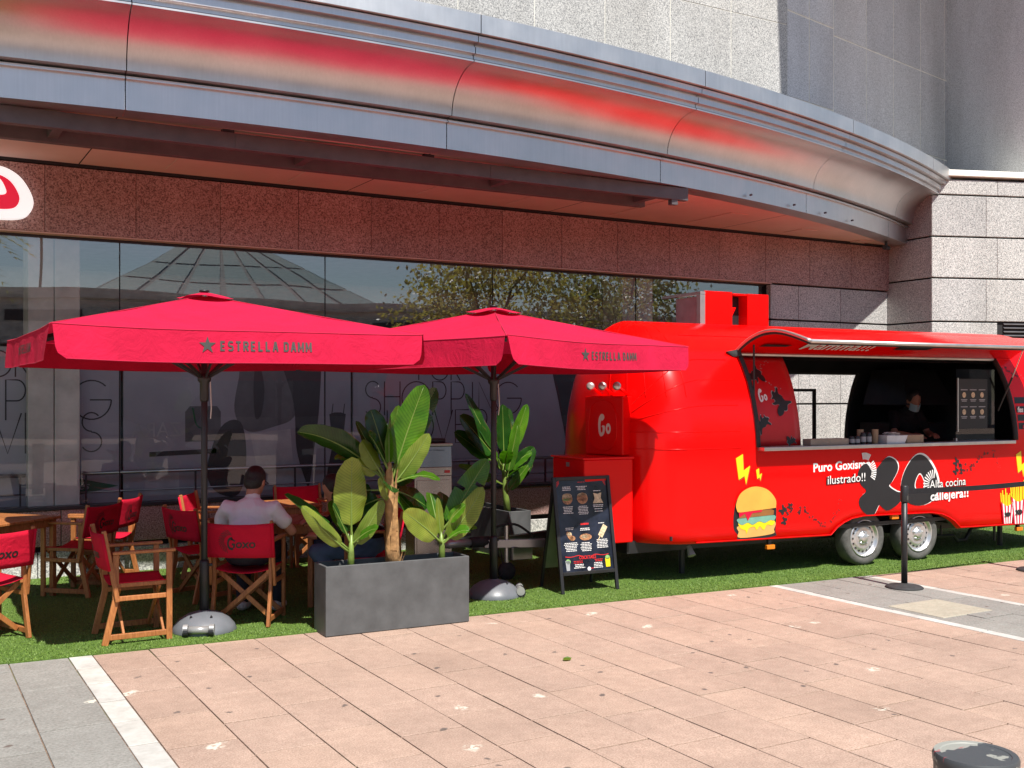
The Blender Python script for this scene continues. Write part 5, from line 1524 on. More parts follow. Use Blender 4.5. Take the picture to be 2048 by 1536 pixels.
# ================================================================== DIRECTOR CHAIRS
def make_chair():
    t = thing('director_chair', 'x', 'chair', (0, 0, 0))
    W = 0.222
    for s in (-1, 1):
        x = s * W
        MB().beam((x, 0.20, 0), (x, 0.20, 0.645), 0.026, 0.042, (0, 1, 0)).build('front_leg', 'wood', t, bevel=0.004)
        MB().beam((x, -0.25, 0), (x, -0.175, 0.32), 0.026, 0.045, (0, 1, 0)).build('rear_leg', 'wood', t, bevel=0.004)
        MB().beam((x, -0.1755, 0.312), (x, -0.1755, 0.645), 0.025, 0.044, (0, 1, 0)).build('rear_leg', 'wood', t, bevel=0.004)
        MB().beam((x * 1.125, -0.165, 0.31), (x * 1.125, -0.262, 0.825), 0.024, 0.034, (0, 1, 0)).build('back_post', 'wood', t, bevel=0.006)
        MB().bb(x - 0.026, x + 0.026, -0.20, 0.245, 0.646, 0.668).build('arm', 'wood', t, bevel=0.006)
        MB().bb(x - 0.011, x + 0.011, -0.235, 0.18, 0.035, 0.075).build('stretcher', 'wood', t, bevel=0.004)
        MB().bb(x - 0.011, x + 0.011, -0.155, 0.18, 0.31, 0.345).build('side_rail', 'wood', t, bevel=0.004)
        MB().bb(x * 0.9 - 0.011, x * 0.9 + 0.011, -0.19, 0.215, 0.405, 0.435).build('seat_rail', 'wood', t, bevel=0.004)
    for y in (-0.13, 0.15):
        MB().beam((-W + 0.02, y - 0.013, 0.055), (W - 0.02, y - 0.013, 0.41), 0.038, 0.018, (0, 1, 0)).build('cross_brace', 'wood', t, bevel=0.003)
        MB().beam((W - 0.02, y + 0.013, 0.055), (-W + 0.02, y + 0.013, 0.41), 0.038, 0.018, (0, 1, 0)).build('cross_brace', 'wood', t, bevel=0.003)
    mb = MB()
    mb.grid(9, 9, lambda i, j: (-0.215 + 0.43 * i / 8, -0.19 + 0.405 * j / 8, 0.44 - 0.035 * (1 - ((i - 4) / 4) ** 2)))
    mb.build('seat', 'canvas', t, smooth=True, solid=0.006)
    def bp(x, z, off=0.0):
        u = x / 0.25
        y = -0.165 - 0.097 * (z - 0.31) / 0.515 - 0.030 * (1 - u * u) - 0.018 - off
        return (x, y, z)
    mb = MB()
    mb.grid(13, 8, lambda i, j: bp(-0.262 + 0.524 * i / 12, 0.535 + 0.272 * j / 7 - 0.012 * (1 - ((i - 6) / 6) ** 2) * (j / 7)))
    bk = mb.build('backrest', 'canvas', t, smooth=True, solid=0.008)
    for s in (-1, 1):
        MB().tube([bp(s * 0.258, 0.537), bp(s * 0.258, 0.805)], 0.012, 8).build('canvas_hem', 'canvas', bk, smooth=True)
    me_ = text_mesh('Goxo', 0.095, 0.002, 0.1, 'CENTER')
    for v in me_.vertices:
        sc_2 = 1.5 if v.co.x < -0.06 else 1.0
        v.co = bp(0.015 + v.co.x * 1.02, 0.645 + (v.co.y - 0.03) * sc_2, 0.0065)
    me_.materials.clear(); me_.materials.append(MAT['ink'])
    link(bpy.data.objects.new('logo_lettering', me_), bk)
    mb = MB()
    for i in range(14):
        a = R(75 + 150 * i / 13)
        cx, cz = -0.065, 0.665
        stroke(mb, [(cx + r_ * math.cos(a + 0.25 * k), cz + r_ * math.sin(a + 0.25 * k)) for k, r_ in enumerate((0.05, 0.07, 0.095))], 0.004, lambda x, z: bp(x, z, 0.0065))
    mb.build('logo_rays', 'ink', bk)
    return t
ch0 = make_chair()
CH = [  # x, y, facing (deg, 0 = +Y, positive = clockwise), label
    (1.57, 8.33, 90, 'empty red director chair seen side-on beside the parasol base'),
    (2.47, 8.46, 33, 'red director chair under the man in the white shirt'),
    (0.58, 8.80, -22, 'sunlit red director chair with black logo at the left edge of the frame'),
    (0.28, 9.42, -28, 'red director chair half hidden behind the left foreground chair'),
    (1.47, 10.42, -48, 'red director chair in half shade at the right of the left table'),
    (1.78, 10.98, -58, 'red director chair by the plinth behind the half-shaded chair'),
    (2.42, 9.62, 72, 'shaded red director chair just left of the parasol pole'),
    (2.78, 10.72, 120, 'red director chair with a sunlit post beyond the seated man'),
    (3.82, 11.02, 180, 'red director chair against the plinth beyond the far table'),
    (3.52, 8.53, -72, 'red director chair under the person behind the long planter'),
    (3.72, 9.62, -140, 'red director chair with a striped bag behind the tall banana trunk'),
]
for i, (x, y, f, lab) in enumerate(CH):
    c = ch0 if i == 0 else copy_tree(ch0)
    c.location = (x, y, 0.006); c.rotation_euler = (0, 0, R(-f))
    tag(c, lab, 'chair', 'red canvas director chairs')

# tables
def table(label, x, y, rz, s=0.7, h=0.71):
    t = thing('wooden_table', label, 'table', (x, y, 0.006), rz, 'wooden tables on the terrace')
    n = 7
    for i in range(n):
        w = s / n
        MB().bb(-s / 2 + i * w + 0.002, -s / 2 + (i + 1) * w - 0.002, -s / 2, s / 2, h - 0.022, h).build('plank', 'wood', t, bevel=0.003, seg=1)
    for sx in (-1, 1):
        for sy in (-1, 1):
            MB().bb(sx * (s / 2 - 0.05) - 0.022, sx * (s / 2 - 0.05) + 0.022, sy * (s / 2 - 0.05) - 0.022, sy * (s / 2 - 0.05) + 0.022, 0, h - 0.023).build('leg', 'wood', t, bevel=0.003)
        MB().bb(sx * (s / 2 - 0.05) - 0.011, sx * (s / 2 - 0.05) + 0.011, -s / 2 + 0.075, s / 2 - 0.075, h - 0.09, h - 0.024).build('apron', 'wood', t)
        MB().bb(-s / 2 + 0.075, s / 2 - 0.075, sx * (s / 2 - 0.05) - 0.011, sx * (s / 2 - 0.05) + 0.011, h - 0.09, h - 0.024).build('apron', 'wood', t)
    return t
table('wooden table in the sun at the left edge', 0.80, 10.42, R(40), 0.74)
table('wooden table in front of the man in the white shirt', 2.98, 9.13, R(-33))
table('sunlit wooden table by the plinth between two red chairs', 3.35, 10.50, R(0))

# ================================================================== PLANTERS
def planter(label, x, y, rz):
    t = thing('planter', label, 'planter', (x, y, 0.004), rz, 'charcoal oblong planters')
    L, Wd, Hh, th = 1.18, 0.28, 0.52, 0.022
    MB().bb(-L / 2, L / 2, -Wd / 2, -Wd / 2 + th, 0, Hh).build('front_wall', 'planter', t, bevel=0.004)
    MB().bb(-L / 2, L / 2, Wd / 2 - th, Wd / 2, 0, Hh).build('rear_wall', 'planter', t, bevel=0.004)
    for s in (-1, 1):
        MB().bb(s * L / 2 - (th if s > 0 else 0) , s * L / 2 + (th if s < 0 else 0), -Wd / 2 + th + 0.001, Wd / 2 - th - 0.001, 0, Hh).build('end_wall', 'planter', t, bevel=0.004)
    mb = MB()
    mb.grid(24, 8, lambda i, j: (-L / 2 + th + (L - 2 * th) * i / 23, -Wd / 2 + th + (Wd - 2 * th) * j / 7, Hh - 0.05 + 0.012 * math.sin(i * 1.9 + j * 2.3)))
    mb.build('soil', 'soil', t)
    return t
planter('long charcoal planter with three banana plants in front of the terrace', 3.385, 7.715, R(-2.0))
planter('charcoal planter standing end-on against the wall with one banana plant', 5.985, 10.78, R(90))

# ---- banana plants
def leaf(par, base, tip, width, mat, face=(0, -1, 0.3), bow=0.06, fold=0.25, pet=0.22, droop=0.0, seed=0, split=False):
    rg = random.Random(seed)
    b = Vector(base); t_ = Vector(tip)
    d = t_ - b
    fn = Vector(face).normalized()
    mid = (b + t_) / 2 + Vector((0, 0, 1)) * bow * 1.5 * d.length + fn * (-bow) * d.length
    def sp(s):
        return b * (1 - s) ** 2 + mid * 2 * s * (1 - s) + t_ * s * s - Vector((0, 0, 1)) * droop * s ** 3
    NU, NV = 20, 8
    ph = rg.uniform(0, 6)
    def wprof(s):
        return width / 2 * max(0.0, math.sin(math.pi * min(1, s ** 0.85))) ** 0.42 * (1 - 0.12 * s)
    def fnc(i, j):
        s = pet + (1 - pet) * i / NU
        q = (s - pet) / (1 - pet)
        p = sp(s)
        tg = (sp(min(1, s + 0.02)) - sp(max(0, s - 0.02))).normalized()
        sd = tg.cross(fn).normalized()
        nn = sd.cross(tg).normalized()
        u = -1 + 2 * j / NV
        w = wprof(q)
        edge = (0.07 * math.sin(11 * q + ph) + 0.05 * math.sin(23 * q + 2 * ph)) * abs(u) ** 2 + 0.0 * math.sin(10 * q + ph + (2 if u > 0 else 0)) * abs(u) ** 2
        off = abs(u) ** 1.2 * fold * w - 0.10 * w * abs(u) ** 3
        return p + sd * (u * w) + nn * (off + edge * w)
    mb = MB()
    cut = set()
    if split:
        for k in range(2):
            cut.add((rg.randrange(6, 15), rg.choice((0, 1))))
    mb.grid(NU + 1, NV + 1, fnc, (lambda i, j: any(i == c and ((j < 3) if e else (j > 4)) for c, e in cut)) if cut else None)
    lo = mb.build('leaf', mat, par, smooth=True)
    uvl = lo.data.uv_layers.new(name='UVMap')
    for lp in lo.data.loops:
        vi = lp.vertex_index
        uvl.data[lp.index].uv = ((vi // (NV + 1)) / NU, (vi % (NV + 1)) / NV)
    pts = [sp(s) - fn * 0.002 for s in np.linspace(0, 0.97, 12)]
    MB().tube(pts, [0.009 * (1 - 0.85 * k / 11) + 0.001 for k in range(12)], 6).build('midrib', 'midrib', lo, smooth=True)
    return lo
def plant(label, ox, oy, oz, trunk, leaves, tr_mat, seed=0, more=None):
    t = thing('banana_plant', label, 'plant', (ox, oy, oz), 0, 'banana plants')
    MB().tube([(p[0] - ox, p[1] - oy, p[2] - oz) for p in trunk[0]], trunk[1], 12).build('trunk', tr_mat, t, smooth=True)
    for k, (b, tp, w, m, fc, kw) in enumerate(leaves):
        leaf(t, (b[0] - ox, b[1] - oy, b[2] - oz), (tp[0] - ox, tp[1] - oy, tp[2] - oz), w, m, fc, seed=seed * 50 + k, **kw)
    rg = random.Random(seed * 7 + 1)
    for k, (az, el, ln, w, m, z0) in enumerate(more or []):
        d_ = Vector((math.cos(R(az)) * math.cos(R(el)), math.sin(R(az)) * math.cos(R(el)), math.sin(R(el))))
        tp = Vector(trunk[0][-1]) - Vector((ox, oy, oz)); bs = Vector((tp.x, tp.y, tp.z + z0))
        fc = Vector((0, 0, 1)) - d_ * d_.z + Vector((rg.uniform(-0.4, 0.4), -0.5 + rg.uniform(-0.3, 0.3), 0))
        leaf(t, bs, bs + d_ * ln, w, m, fc, seed=seed * 90 + k, bow=rg.uniform(0.05, 0.14), fold=rg.uniform(0.1, 0.4), pet=rg.uniform(0.18, 0.28), droop=ln * rg.uniform(0.05, 0.25), split=rg.random() < 0.4)
    return t
Y = 7.70
F = (0, -1, 0.25)
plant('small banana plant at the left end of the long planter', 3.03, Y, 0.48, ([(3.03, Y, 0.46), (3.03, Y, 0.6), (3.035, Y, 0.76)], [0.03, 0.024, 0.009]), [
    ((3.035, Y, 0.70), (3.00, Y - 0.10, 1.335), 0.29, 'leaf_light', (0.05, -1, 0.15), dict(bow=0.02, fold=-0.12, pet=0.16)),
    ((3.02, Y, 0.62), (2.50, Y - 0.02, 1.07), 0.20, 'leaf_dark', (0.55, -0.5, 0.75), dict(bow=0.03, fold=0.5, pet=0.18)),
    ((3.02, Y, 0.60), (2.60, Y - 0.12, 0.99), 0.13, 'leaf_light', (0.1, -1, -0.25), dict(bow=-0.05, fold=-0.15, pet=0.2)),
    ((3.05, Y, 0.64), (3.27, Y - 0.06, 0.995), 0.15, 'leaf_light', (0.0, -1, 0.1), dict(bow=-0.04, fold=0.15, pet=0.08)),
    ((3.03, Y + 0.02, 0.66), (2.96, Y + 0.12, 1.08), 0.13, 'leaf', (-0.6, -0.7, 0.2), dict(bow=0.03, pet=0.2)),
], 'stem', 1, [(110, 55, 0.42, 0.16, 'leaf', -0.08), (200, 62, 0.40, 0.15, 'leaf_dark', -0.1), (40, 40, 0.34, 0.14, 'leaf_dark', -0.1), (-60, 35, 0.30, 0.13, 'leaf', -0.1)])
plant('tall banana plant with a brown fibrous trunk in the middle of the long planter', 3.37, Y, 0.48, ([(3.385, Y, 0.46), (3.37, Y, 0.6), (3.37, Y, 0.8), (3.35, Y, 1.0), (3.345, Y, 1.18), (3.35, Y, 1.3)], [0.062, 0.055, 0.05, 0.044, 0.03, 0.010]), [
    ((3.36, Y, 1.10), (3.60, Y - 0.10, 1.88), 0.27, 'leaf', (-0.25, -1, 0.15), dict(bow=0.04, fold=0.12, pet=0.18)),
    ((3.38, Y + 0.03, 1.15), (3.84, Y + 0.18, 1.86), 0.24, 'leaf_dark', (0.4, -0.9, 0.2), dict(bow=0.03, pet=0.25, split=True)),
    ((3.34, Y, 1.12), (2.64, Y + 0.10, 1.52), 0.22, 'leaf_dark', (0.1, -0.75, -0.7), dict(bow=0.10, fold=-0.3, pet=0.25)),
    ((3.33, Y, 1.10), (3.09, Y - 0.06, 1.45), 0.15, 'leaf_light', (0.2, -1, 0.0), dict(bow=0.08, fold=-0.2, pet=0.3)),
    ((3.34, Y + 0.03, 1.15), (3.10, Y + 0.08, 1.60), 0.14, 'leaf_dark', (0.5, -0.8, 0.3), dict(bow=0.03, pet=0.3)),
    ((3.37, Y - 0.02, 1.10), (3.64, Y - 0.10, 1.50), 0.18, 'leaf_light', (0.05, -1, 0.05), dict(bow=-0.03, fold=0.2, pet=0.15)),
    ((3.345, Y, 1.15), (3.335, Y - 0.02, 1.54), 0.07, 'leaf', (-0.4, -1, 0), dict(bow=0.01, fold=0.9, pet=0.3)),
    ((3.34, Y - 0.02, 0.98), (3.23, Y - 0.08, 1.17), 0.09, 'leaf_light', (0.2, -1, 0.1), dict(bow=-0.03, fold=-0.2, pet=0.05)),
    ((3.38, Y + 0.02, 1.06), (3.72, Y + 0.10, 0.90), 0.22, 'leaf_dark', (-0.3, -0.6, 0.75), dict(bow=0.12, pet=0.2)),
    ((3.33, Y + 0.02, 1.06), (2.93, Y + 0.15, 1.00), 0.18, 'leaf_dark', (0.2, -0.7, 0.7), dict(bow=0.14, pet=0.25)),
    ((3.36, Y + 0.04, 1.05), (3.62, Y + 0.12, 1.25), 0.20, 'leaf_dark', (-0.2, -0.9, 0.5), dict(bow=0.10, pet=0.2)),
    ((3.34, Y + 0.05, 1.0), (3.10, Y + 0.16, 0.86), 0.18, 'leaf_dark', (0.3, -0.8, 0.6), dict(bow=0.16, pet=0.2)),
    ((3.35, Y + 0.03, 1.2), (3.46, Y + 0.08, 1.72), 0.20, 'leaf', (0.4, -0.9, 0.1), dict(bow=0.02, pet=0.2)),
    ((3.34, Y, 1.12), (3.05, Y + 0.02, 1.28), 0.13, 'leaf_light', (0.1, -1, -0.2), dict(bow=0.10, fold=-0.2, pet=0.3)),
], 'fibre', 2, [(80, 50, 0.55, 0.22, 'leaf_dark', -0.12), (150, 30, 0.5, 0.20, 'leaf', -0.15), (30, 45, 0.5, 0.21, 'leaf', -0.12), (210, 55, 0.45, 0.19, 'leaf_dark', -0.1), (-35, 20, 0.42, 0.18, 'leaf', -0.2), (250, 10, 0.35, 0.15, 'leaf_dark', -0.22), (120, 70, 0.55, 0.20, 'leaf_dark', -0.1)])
plant('small banana plant at the right end of the long planter', 3.80, Y, 0.48, ([(3.80, Y, 0.46), (3.80, Y, 0.6), (3.79, Y, 0.72)], [0.03, 0.023, 0.009]), [
    ((3.81, Y, 0.66), (4.19, Y - 0.05, 1.28), 0.23, 'leaf', (-0.35, -1, 0.2), dict(bow=0.05, fold=0.1, pet=0.14, split=True)),
    ((3.79, Y - 0.02, 0.62), (3.41, Y - 0.12, 0.90), 0.22, 'leaf_light', (0.1, -1, -0.1), dict(bow=0.05, fold=0.2, pet=0.14)),
    ((3.79, Y, 0.66), (3.74, Y - 0.04, 0.99), 0.075, 'leaf_light', (0.0, -1, 0), dict(bow=0.0, fold=0.5, pet=0.1)),
    ((3.79, Y + 0.03, 0.64), (3.38, Y + 0.08, 1.10), 0.24, 'leaf', (0.5, -0.8, 0.5), dict(bow=0.04, fold=0.2, pet=0.18)),
    ((3.82, Y, 0.62), (4.13, Y - 0.08, 1.06), 0.22, 'leaf_light', (0.1, -1, 0.1), dict(bow=-0.05, fold=0.2, pet=0.1)),
    ((3.80, Y, 0.72), (3.95, Y - 0.12, 0.93), 0.11, 'leaf', (-0.5, -0.7, 0.7), dict(bow=0.08, pet=0.3)),
    ((3.82, Y + 0.04, 0.60), (4.16, Y + 0.12, 0.92), 0.17, 'leaf_dark', (0.0, -1, 0.4), dict(bow=0.06, pet=0.2)),
], 'stem', 3, [(60, 55, 0.5, 0.20, 'leaf_dark', -0.1), (140, 45, 0.42, 0.18, 'leaf_dark', -0.1), (10, 25, 0.4, 0.17, 'leaf', -0.1), (-40, 40, 0.3, 0.13, 'leaf', -0.12), (95, 70, 0.5, 0.18, 'leaf', -0.08)])
Y = 10.36
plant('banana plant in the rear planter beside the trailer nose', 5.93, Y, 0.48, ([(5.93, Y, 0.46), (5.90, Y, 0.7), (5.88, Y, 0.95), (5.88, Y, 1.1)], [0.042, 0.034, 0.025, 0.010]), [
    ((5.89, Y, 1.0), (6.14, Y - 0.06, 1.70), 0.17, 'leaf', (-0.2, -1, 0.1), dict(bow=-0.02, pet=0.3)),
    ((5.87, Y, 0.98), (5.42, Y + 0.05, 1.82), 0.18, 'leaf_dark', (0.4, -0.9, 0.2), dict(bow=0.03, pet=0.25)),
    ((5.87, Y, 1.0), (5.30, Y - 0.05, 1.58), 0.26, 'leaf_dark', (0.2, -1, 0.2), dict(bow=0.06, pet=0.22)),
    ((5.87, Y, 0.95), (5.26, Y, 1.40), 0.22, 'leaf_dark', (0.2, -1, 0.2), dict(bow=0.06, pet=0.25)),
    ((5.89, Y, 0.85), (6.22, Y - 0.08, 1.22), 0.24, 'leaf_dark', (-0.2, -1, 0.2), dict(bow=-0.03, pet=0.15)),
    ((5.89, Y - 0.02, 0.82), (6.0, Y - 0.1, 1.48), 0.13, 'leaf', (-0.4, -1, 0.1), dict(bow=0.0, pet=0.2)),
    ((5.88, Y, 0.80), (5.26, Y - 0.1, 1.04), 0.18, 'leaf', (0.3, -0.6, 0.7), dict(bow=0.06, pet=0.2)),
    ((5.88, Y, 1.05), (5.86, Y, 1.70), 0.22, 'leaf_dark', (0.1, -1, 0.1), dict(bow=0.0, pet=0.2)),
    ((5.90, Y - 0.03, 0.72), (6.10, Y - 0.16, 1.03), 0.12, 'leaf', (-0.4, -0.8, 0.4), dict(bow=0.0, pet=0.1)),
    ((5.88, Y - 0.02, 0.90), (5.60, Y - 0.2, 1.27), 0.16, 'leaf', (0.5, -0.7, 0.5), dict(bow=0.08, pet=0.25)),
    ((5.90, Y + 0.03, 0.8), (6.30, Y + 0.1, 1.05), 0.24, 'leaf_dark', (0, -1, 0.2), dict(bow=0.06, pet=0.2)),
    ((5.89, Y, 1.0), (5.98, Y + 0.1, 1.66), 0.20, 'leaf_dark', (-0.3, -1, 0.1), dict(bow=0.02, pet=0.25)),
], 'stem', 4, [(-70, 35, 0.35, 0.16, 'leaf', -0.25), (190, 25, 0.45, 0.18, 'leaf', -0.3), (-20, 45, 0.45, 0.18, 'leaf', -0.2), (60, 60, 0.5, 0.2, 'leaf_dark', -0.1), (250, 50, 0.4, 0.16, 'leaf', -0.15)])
# dry husks round the tall trunk
hk = [o for o in bpy.data.objects if o.name.startswith('banana_plant') and 'fibrous' in o.get('label', '')][0]
for k in range(12):
    a = k * 2.2; z = 0.02 + 0.05 * k
    c, s = math.cos(a), math.sin(a)
    r0 = 0.06 - 0.0018 * k
    MB().grid(4, 6, lambda i, j: ((r0 + 0.004 + 0.010 * (j / 5) ** 2 * (k % 3)) * math.cos(a + (i - 1.5) * 0.32 * (1 - 0.12 * j)) + 0.012 - 0.06 * 0.6 * (z + 0.03 * j) , (r0 + 0.006 + 0.014 * (j / 5) ** 2 * (k % 3)) * math.sin(a + (i - 1.5) * 0.32 * (1 - 0.12 * j)), z + 0.035 * j)).build('husk', 'fibre', hk, smooth=True)
for k in range(5):
    a = 3.6 + k * 0.75
    MB().add([(0.06 * math.cos(a), 0.05 * math.sin(a), 0.0), (0.075 * math.cos(a + 0.3), 0.06 * math.sin(a + 0.3), 0.0), (0.12 * math.cos(a + 0.1), 0.09 * math.sin(a + 0.1), 0.12)], [(0, 1, 2)]).build('husk', 'fibre', hk)

# ================================================================== LITTER BIN
bn = thing('litter_bin', 'stainless steel litter bin with slanted ash hood behind the banana plants', 'bin', (4.52, 9.45, 0.006), R(-8))
MB().bb(-0.19, 0.19, -0.15, 0.15, 0.02, 1.02).build('bin_body', 'stainless', bn, bevel=0.006)
MB().bb(-0.165, 0.165, -0.156, -0.151, 0.06, 0.98).build('bin_door', 'stainless', bn, bevel=0.002)
MB().bb(-0.185, 0.185, -0.157, -0.150, 1.02, 1.10).build('tilt_band', 'stainless', bn, bevel=0.002)
hd = MB().add([(-0.19, -0.15, 1.10), (0.19, -0.15, 1.10), (0.19, 0.15, 1.10), (-0.19, 0.15, 1.10), (-0.155, -0.13, 1.30), (0.19, -0.13, 1.30), (0.19, 0.15, 1.30), (-0.155, 0.15, 1.30)], [(3, 2, 1, 0), (4, 5, 6, 7), (0, 1, 5, 4), (1, 2, 6, 5), (2, 3, 7, 6), (3, 0, 4, 7)]).build('ash_hood', 'stainless', bn, bevel=0.004)
MB().bb(-0.16, 0.20, -0.145, 0.155, 1.302, 1.33).build('lid', 'stainless', bn, bevel=0.004)
MB().bb(-0.05, 0.17, -0.02, 0.1, 1.33, 1.37).build('ashtray', 'black', bn, bevel=0.01)
MB().bb(0.11, 0.165, -0.162, -0.157, 1.045, 1.07).build('handle_plate', 'print_red', bn)
text('hood_lettering', 'NICE WAY TO BEGIN A', 0.022, 'ink', hd, (-0.115, -0.1345, 1.255), (1, 0, 0), (0, 0.1, 1), 0.0005)
text('hood_lettering', 'SMOKING', 0.022, 'ink', hd, (-0.04, -0.136, 1.23), (1, 0, 0), (0, 0.1, 1), 0.0005)

# ================================================================== MENU BOARD
mbd = thing('menu_board', 'black A-frame menu board with food pictures standing on the turf', 'menu board', (5.53, 8.33, 0.006), R(-3))
tilt = 0.17
def bpt(x, z, out=0.0):     # front leaf of the board, leaning back
    return (x, -0.20 + tilt * z - out, z)
def rpt(x, z):
    return (x, 0.24 - tilt * 1.4 * z, z)
for s in (-1, 1):
    MB().beam(bpt(s * 0.29, 0), bpt(s * 0.29, 1.04), 0.032, 0.026, (0, 1, 0)).build('front_leg', 'black', mbd, bevel=0.003)
    MB().beam(rpt(s * 0.27, 0), rpt(s * 0.27, 1.03), 0.026, 0.024, (0, 1, 0)).build('rear_leg', 'black', mbd, bevel=0.003)
MB().beam(bpt(-0.274, 1.025), bpt(0.274, 1.025), 0.032, 0.03).build('top_rail', 'black', mbd, bevel=0.003)
MB().beam(bpt(-0.274, 0.175), bpt(0.274, 0.175), 0.032, 0.03).build('bottom_rail', 'black', mbd, bevel=0.003)
shv = [bpt(-0.275, 0.19, -0.004), bpt(0.275, 0.19, -0.004), bpt(0.275, 1.012, -0.004), bpt(-0.275, 1.012, -0.004)]
sht = MB().add(shv + [(x, y + 0.012, z) for x, y, z in shv], [(0, 1, 2, 3), (7, 6, 5, 4), (0, 4, 5, 1), (2, 6, 7, 3), (1, 5, 6, 2), (3, 7, 4, 0)]).build('menu_sheet', 'menu', mbd)
rv = [rpt(-0.26, 0.18), rpt(0.26, 0.18), rpt(0.26, 1.0), rpt(-0.26, 1.0)]
MB().add(rv + [(x, y - 0.008, z) for x, y, z in rv], [(0, 1, 2, 3), (7, 6, 5, 4), (0, 4, 5, 1), (2, 6, 7, 3), (1, 5, 6, 2), (3, 7, 4, 0)]).build('rear_sheet', 'board_back', mbd)
def sh_tf(k):
    return lambda x, z: bpt(x, z, -0.004 + 0.0016 * k)
def bars(x, z, n, w, mat='print_white', dz=0.014, th=0.006):
    mb = MB()
    for i in range(n):
        ww_ = w * random.uniform(0.7, 1.0)
        xx_ = x - ww_
        while xx_ < x + ww_ - 0.006:
            l_ = random.uniform(0.012, 0.03)
            mb.flat([(xx_, z - i * dz), (min(xx_ + l_, x + ww_), z - i * dz), (min(xx_ + l_, x + ww_), z - i * dz + th), (xx_, z - i * dz + th)], sh_tf(1))
            xx_ += l_ + 0.004
    mb.build('menu_text_lines', mat, sht)
def food(x, z, rx, rz_, mat, ang=0.0, poly=None):
    P = poly or [(math.cos(a), math.sin(a)) for a in np.linspace(0, 2 * math.pi, 17)[:-1]]
    c, s = math.cos(ang), math.sin(ang)
    MB().flat([(x + a * rx * c - b * rz_ * s, z + a * rx * s + b * rz_ * c) for a, b in P], sh_tf(2)).build('food_picture', mat, sht)
cols = (-0.16, 0.0, 0.165)
bars(-0.16, 0.945, 3, 0.055); bars(0.0, 0.945, 3, 0.06); bars(0.165, 0.90, 1, 0.055)
bars(0.0, 0.985, 1, 0.04, 'print_red'); bars(0.0, 0.60, 1, 0.045, 'print_red', th=0.016)
food(-0.16, 0.84, 0.055, 0.05, 'food'); food(-0.16, 0.865, 0.05, 0.025, 'food_pale'); food(-0.16, 0.835, 0.055, 0.012, 'drinkgreen')
food(0.0, 0.84, 0.058, 0.052, 'food'); food(0.0, 0.868, 0.05, 0.022, 'food_pale'); food(0.005, 0.83, 0.055, 0.012, 'print_dark')
food(0.165, 0.835, 0.055, 0.05, 'food_pale', 0, [(-0.8, 1), (0, 0.8), (0.8, 1), (0.6, 0), (1, -0.9), (-1, -0.9), (-0.6, 0)])
bars(-0.16, 0.765, 5, 0.06); bars(0.0, 0.765, 6, 0.06); bars(0.165, 0.77, 2, 0.065); bars(0.165, 0.735, 2, 0.06, dz=0.022)
bars(-0.16, 0.575, 2, 0.05); bars(0.0, 0.565, 2, 0.055); bars(0.18, 0.605, 1, 0.035)
food(-0.165, 0.505, 0.022, 0.05, 'food', 0.6); food(-0.14, 0.485, 0.03, 0.022, 'food'); food(-0.17, 0.525, 0.025, 0.02, 'food_pale')
food(0.0, 0.49, 0.065, 0.03, 'food'); food(0.0, 0.495, 0.045, 0.016, 'food_pale')
food(0.185, 0.53, 0.026, 0.065, 'food_pale', -0.6, [(-1, -0.8), (1, -0.8), (1, 1), (-1, 1)]); food(0.145, 0.475, 0.004, 0.04, 'food_pale', -0.6, [(-1, -0.8), (1, -0.8), (1, 1), (-1, 1)])
bars(-0.16, 0.44, 6, 0.075); bars(0.0, 0.435, 6, 0.065); bars(0.175, 0.455, 6, 0.07)
for x0, s in ((-0.12, 1), (0.12, -1)):
    P = [(x0 - s * 0.11 + s * 0.2 * k / 12, 0.325 - 0.006 * math.sin(k * 0.5) - (0.03 * ((k - 8) / 4) ** 2 if k > 8 else 0)) for k in range(13)]
    mb = MB(); stroke(mb, P, 0.006, sh_tf(1)); mb.build('menu_flourish', 'print_red', sht)
text('menu_lettering', 'COCKTAILS', 0.042, 'print_red', sht, bpt(0, 0.295, -0.001), (1, 0, 0), (0, tilt, 1), 0.001, 0.15, 'CENTER', xs=0.8)
bars(-0.10, 0.275, 2, 0.05, 'print_red'); bars(0.12, 0.28, 2, 0.05, 'print_red')
bars(-0.09, 0.245, 3, 0.06); bars(0.11, 0.25, 4, 0.055)
food(-0.21, 0.245, 0.024, 0.045, 'print_light', 0, [(-1, 1), (1, 1), (0.7, -1), (-0.7, -1)]); food(-0.205, 0.28, 0.025, 0.022, 'drinkgreen')
food(0.215, 0.25, 0.026, 0.04, 'yellow', 0, [(-1, 1), (1, 1), (0.9, -1), (-0.9, -1)]); food(0.215, 0.295, 0.025, 0.02, 'drinkgreen')
food(0.01, 0.205, 0.018, 0.018, 'print_white'); bars(0.045, 0.205, 1, 0.018, 'print_red')
for s in (-1, 1):
    mb = MB()
    for k in range(4):
        stroke(mb, [(s * 0.262, 0.95 + 0.013 * k), (s * 0.235, 0.985 + 0.008 * k)], 0.005, sh_tf(1))
    mb.build('menu_flourish', 'print_red', sht)

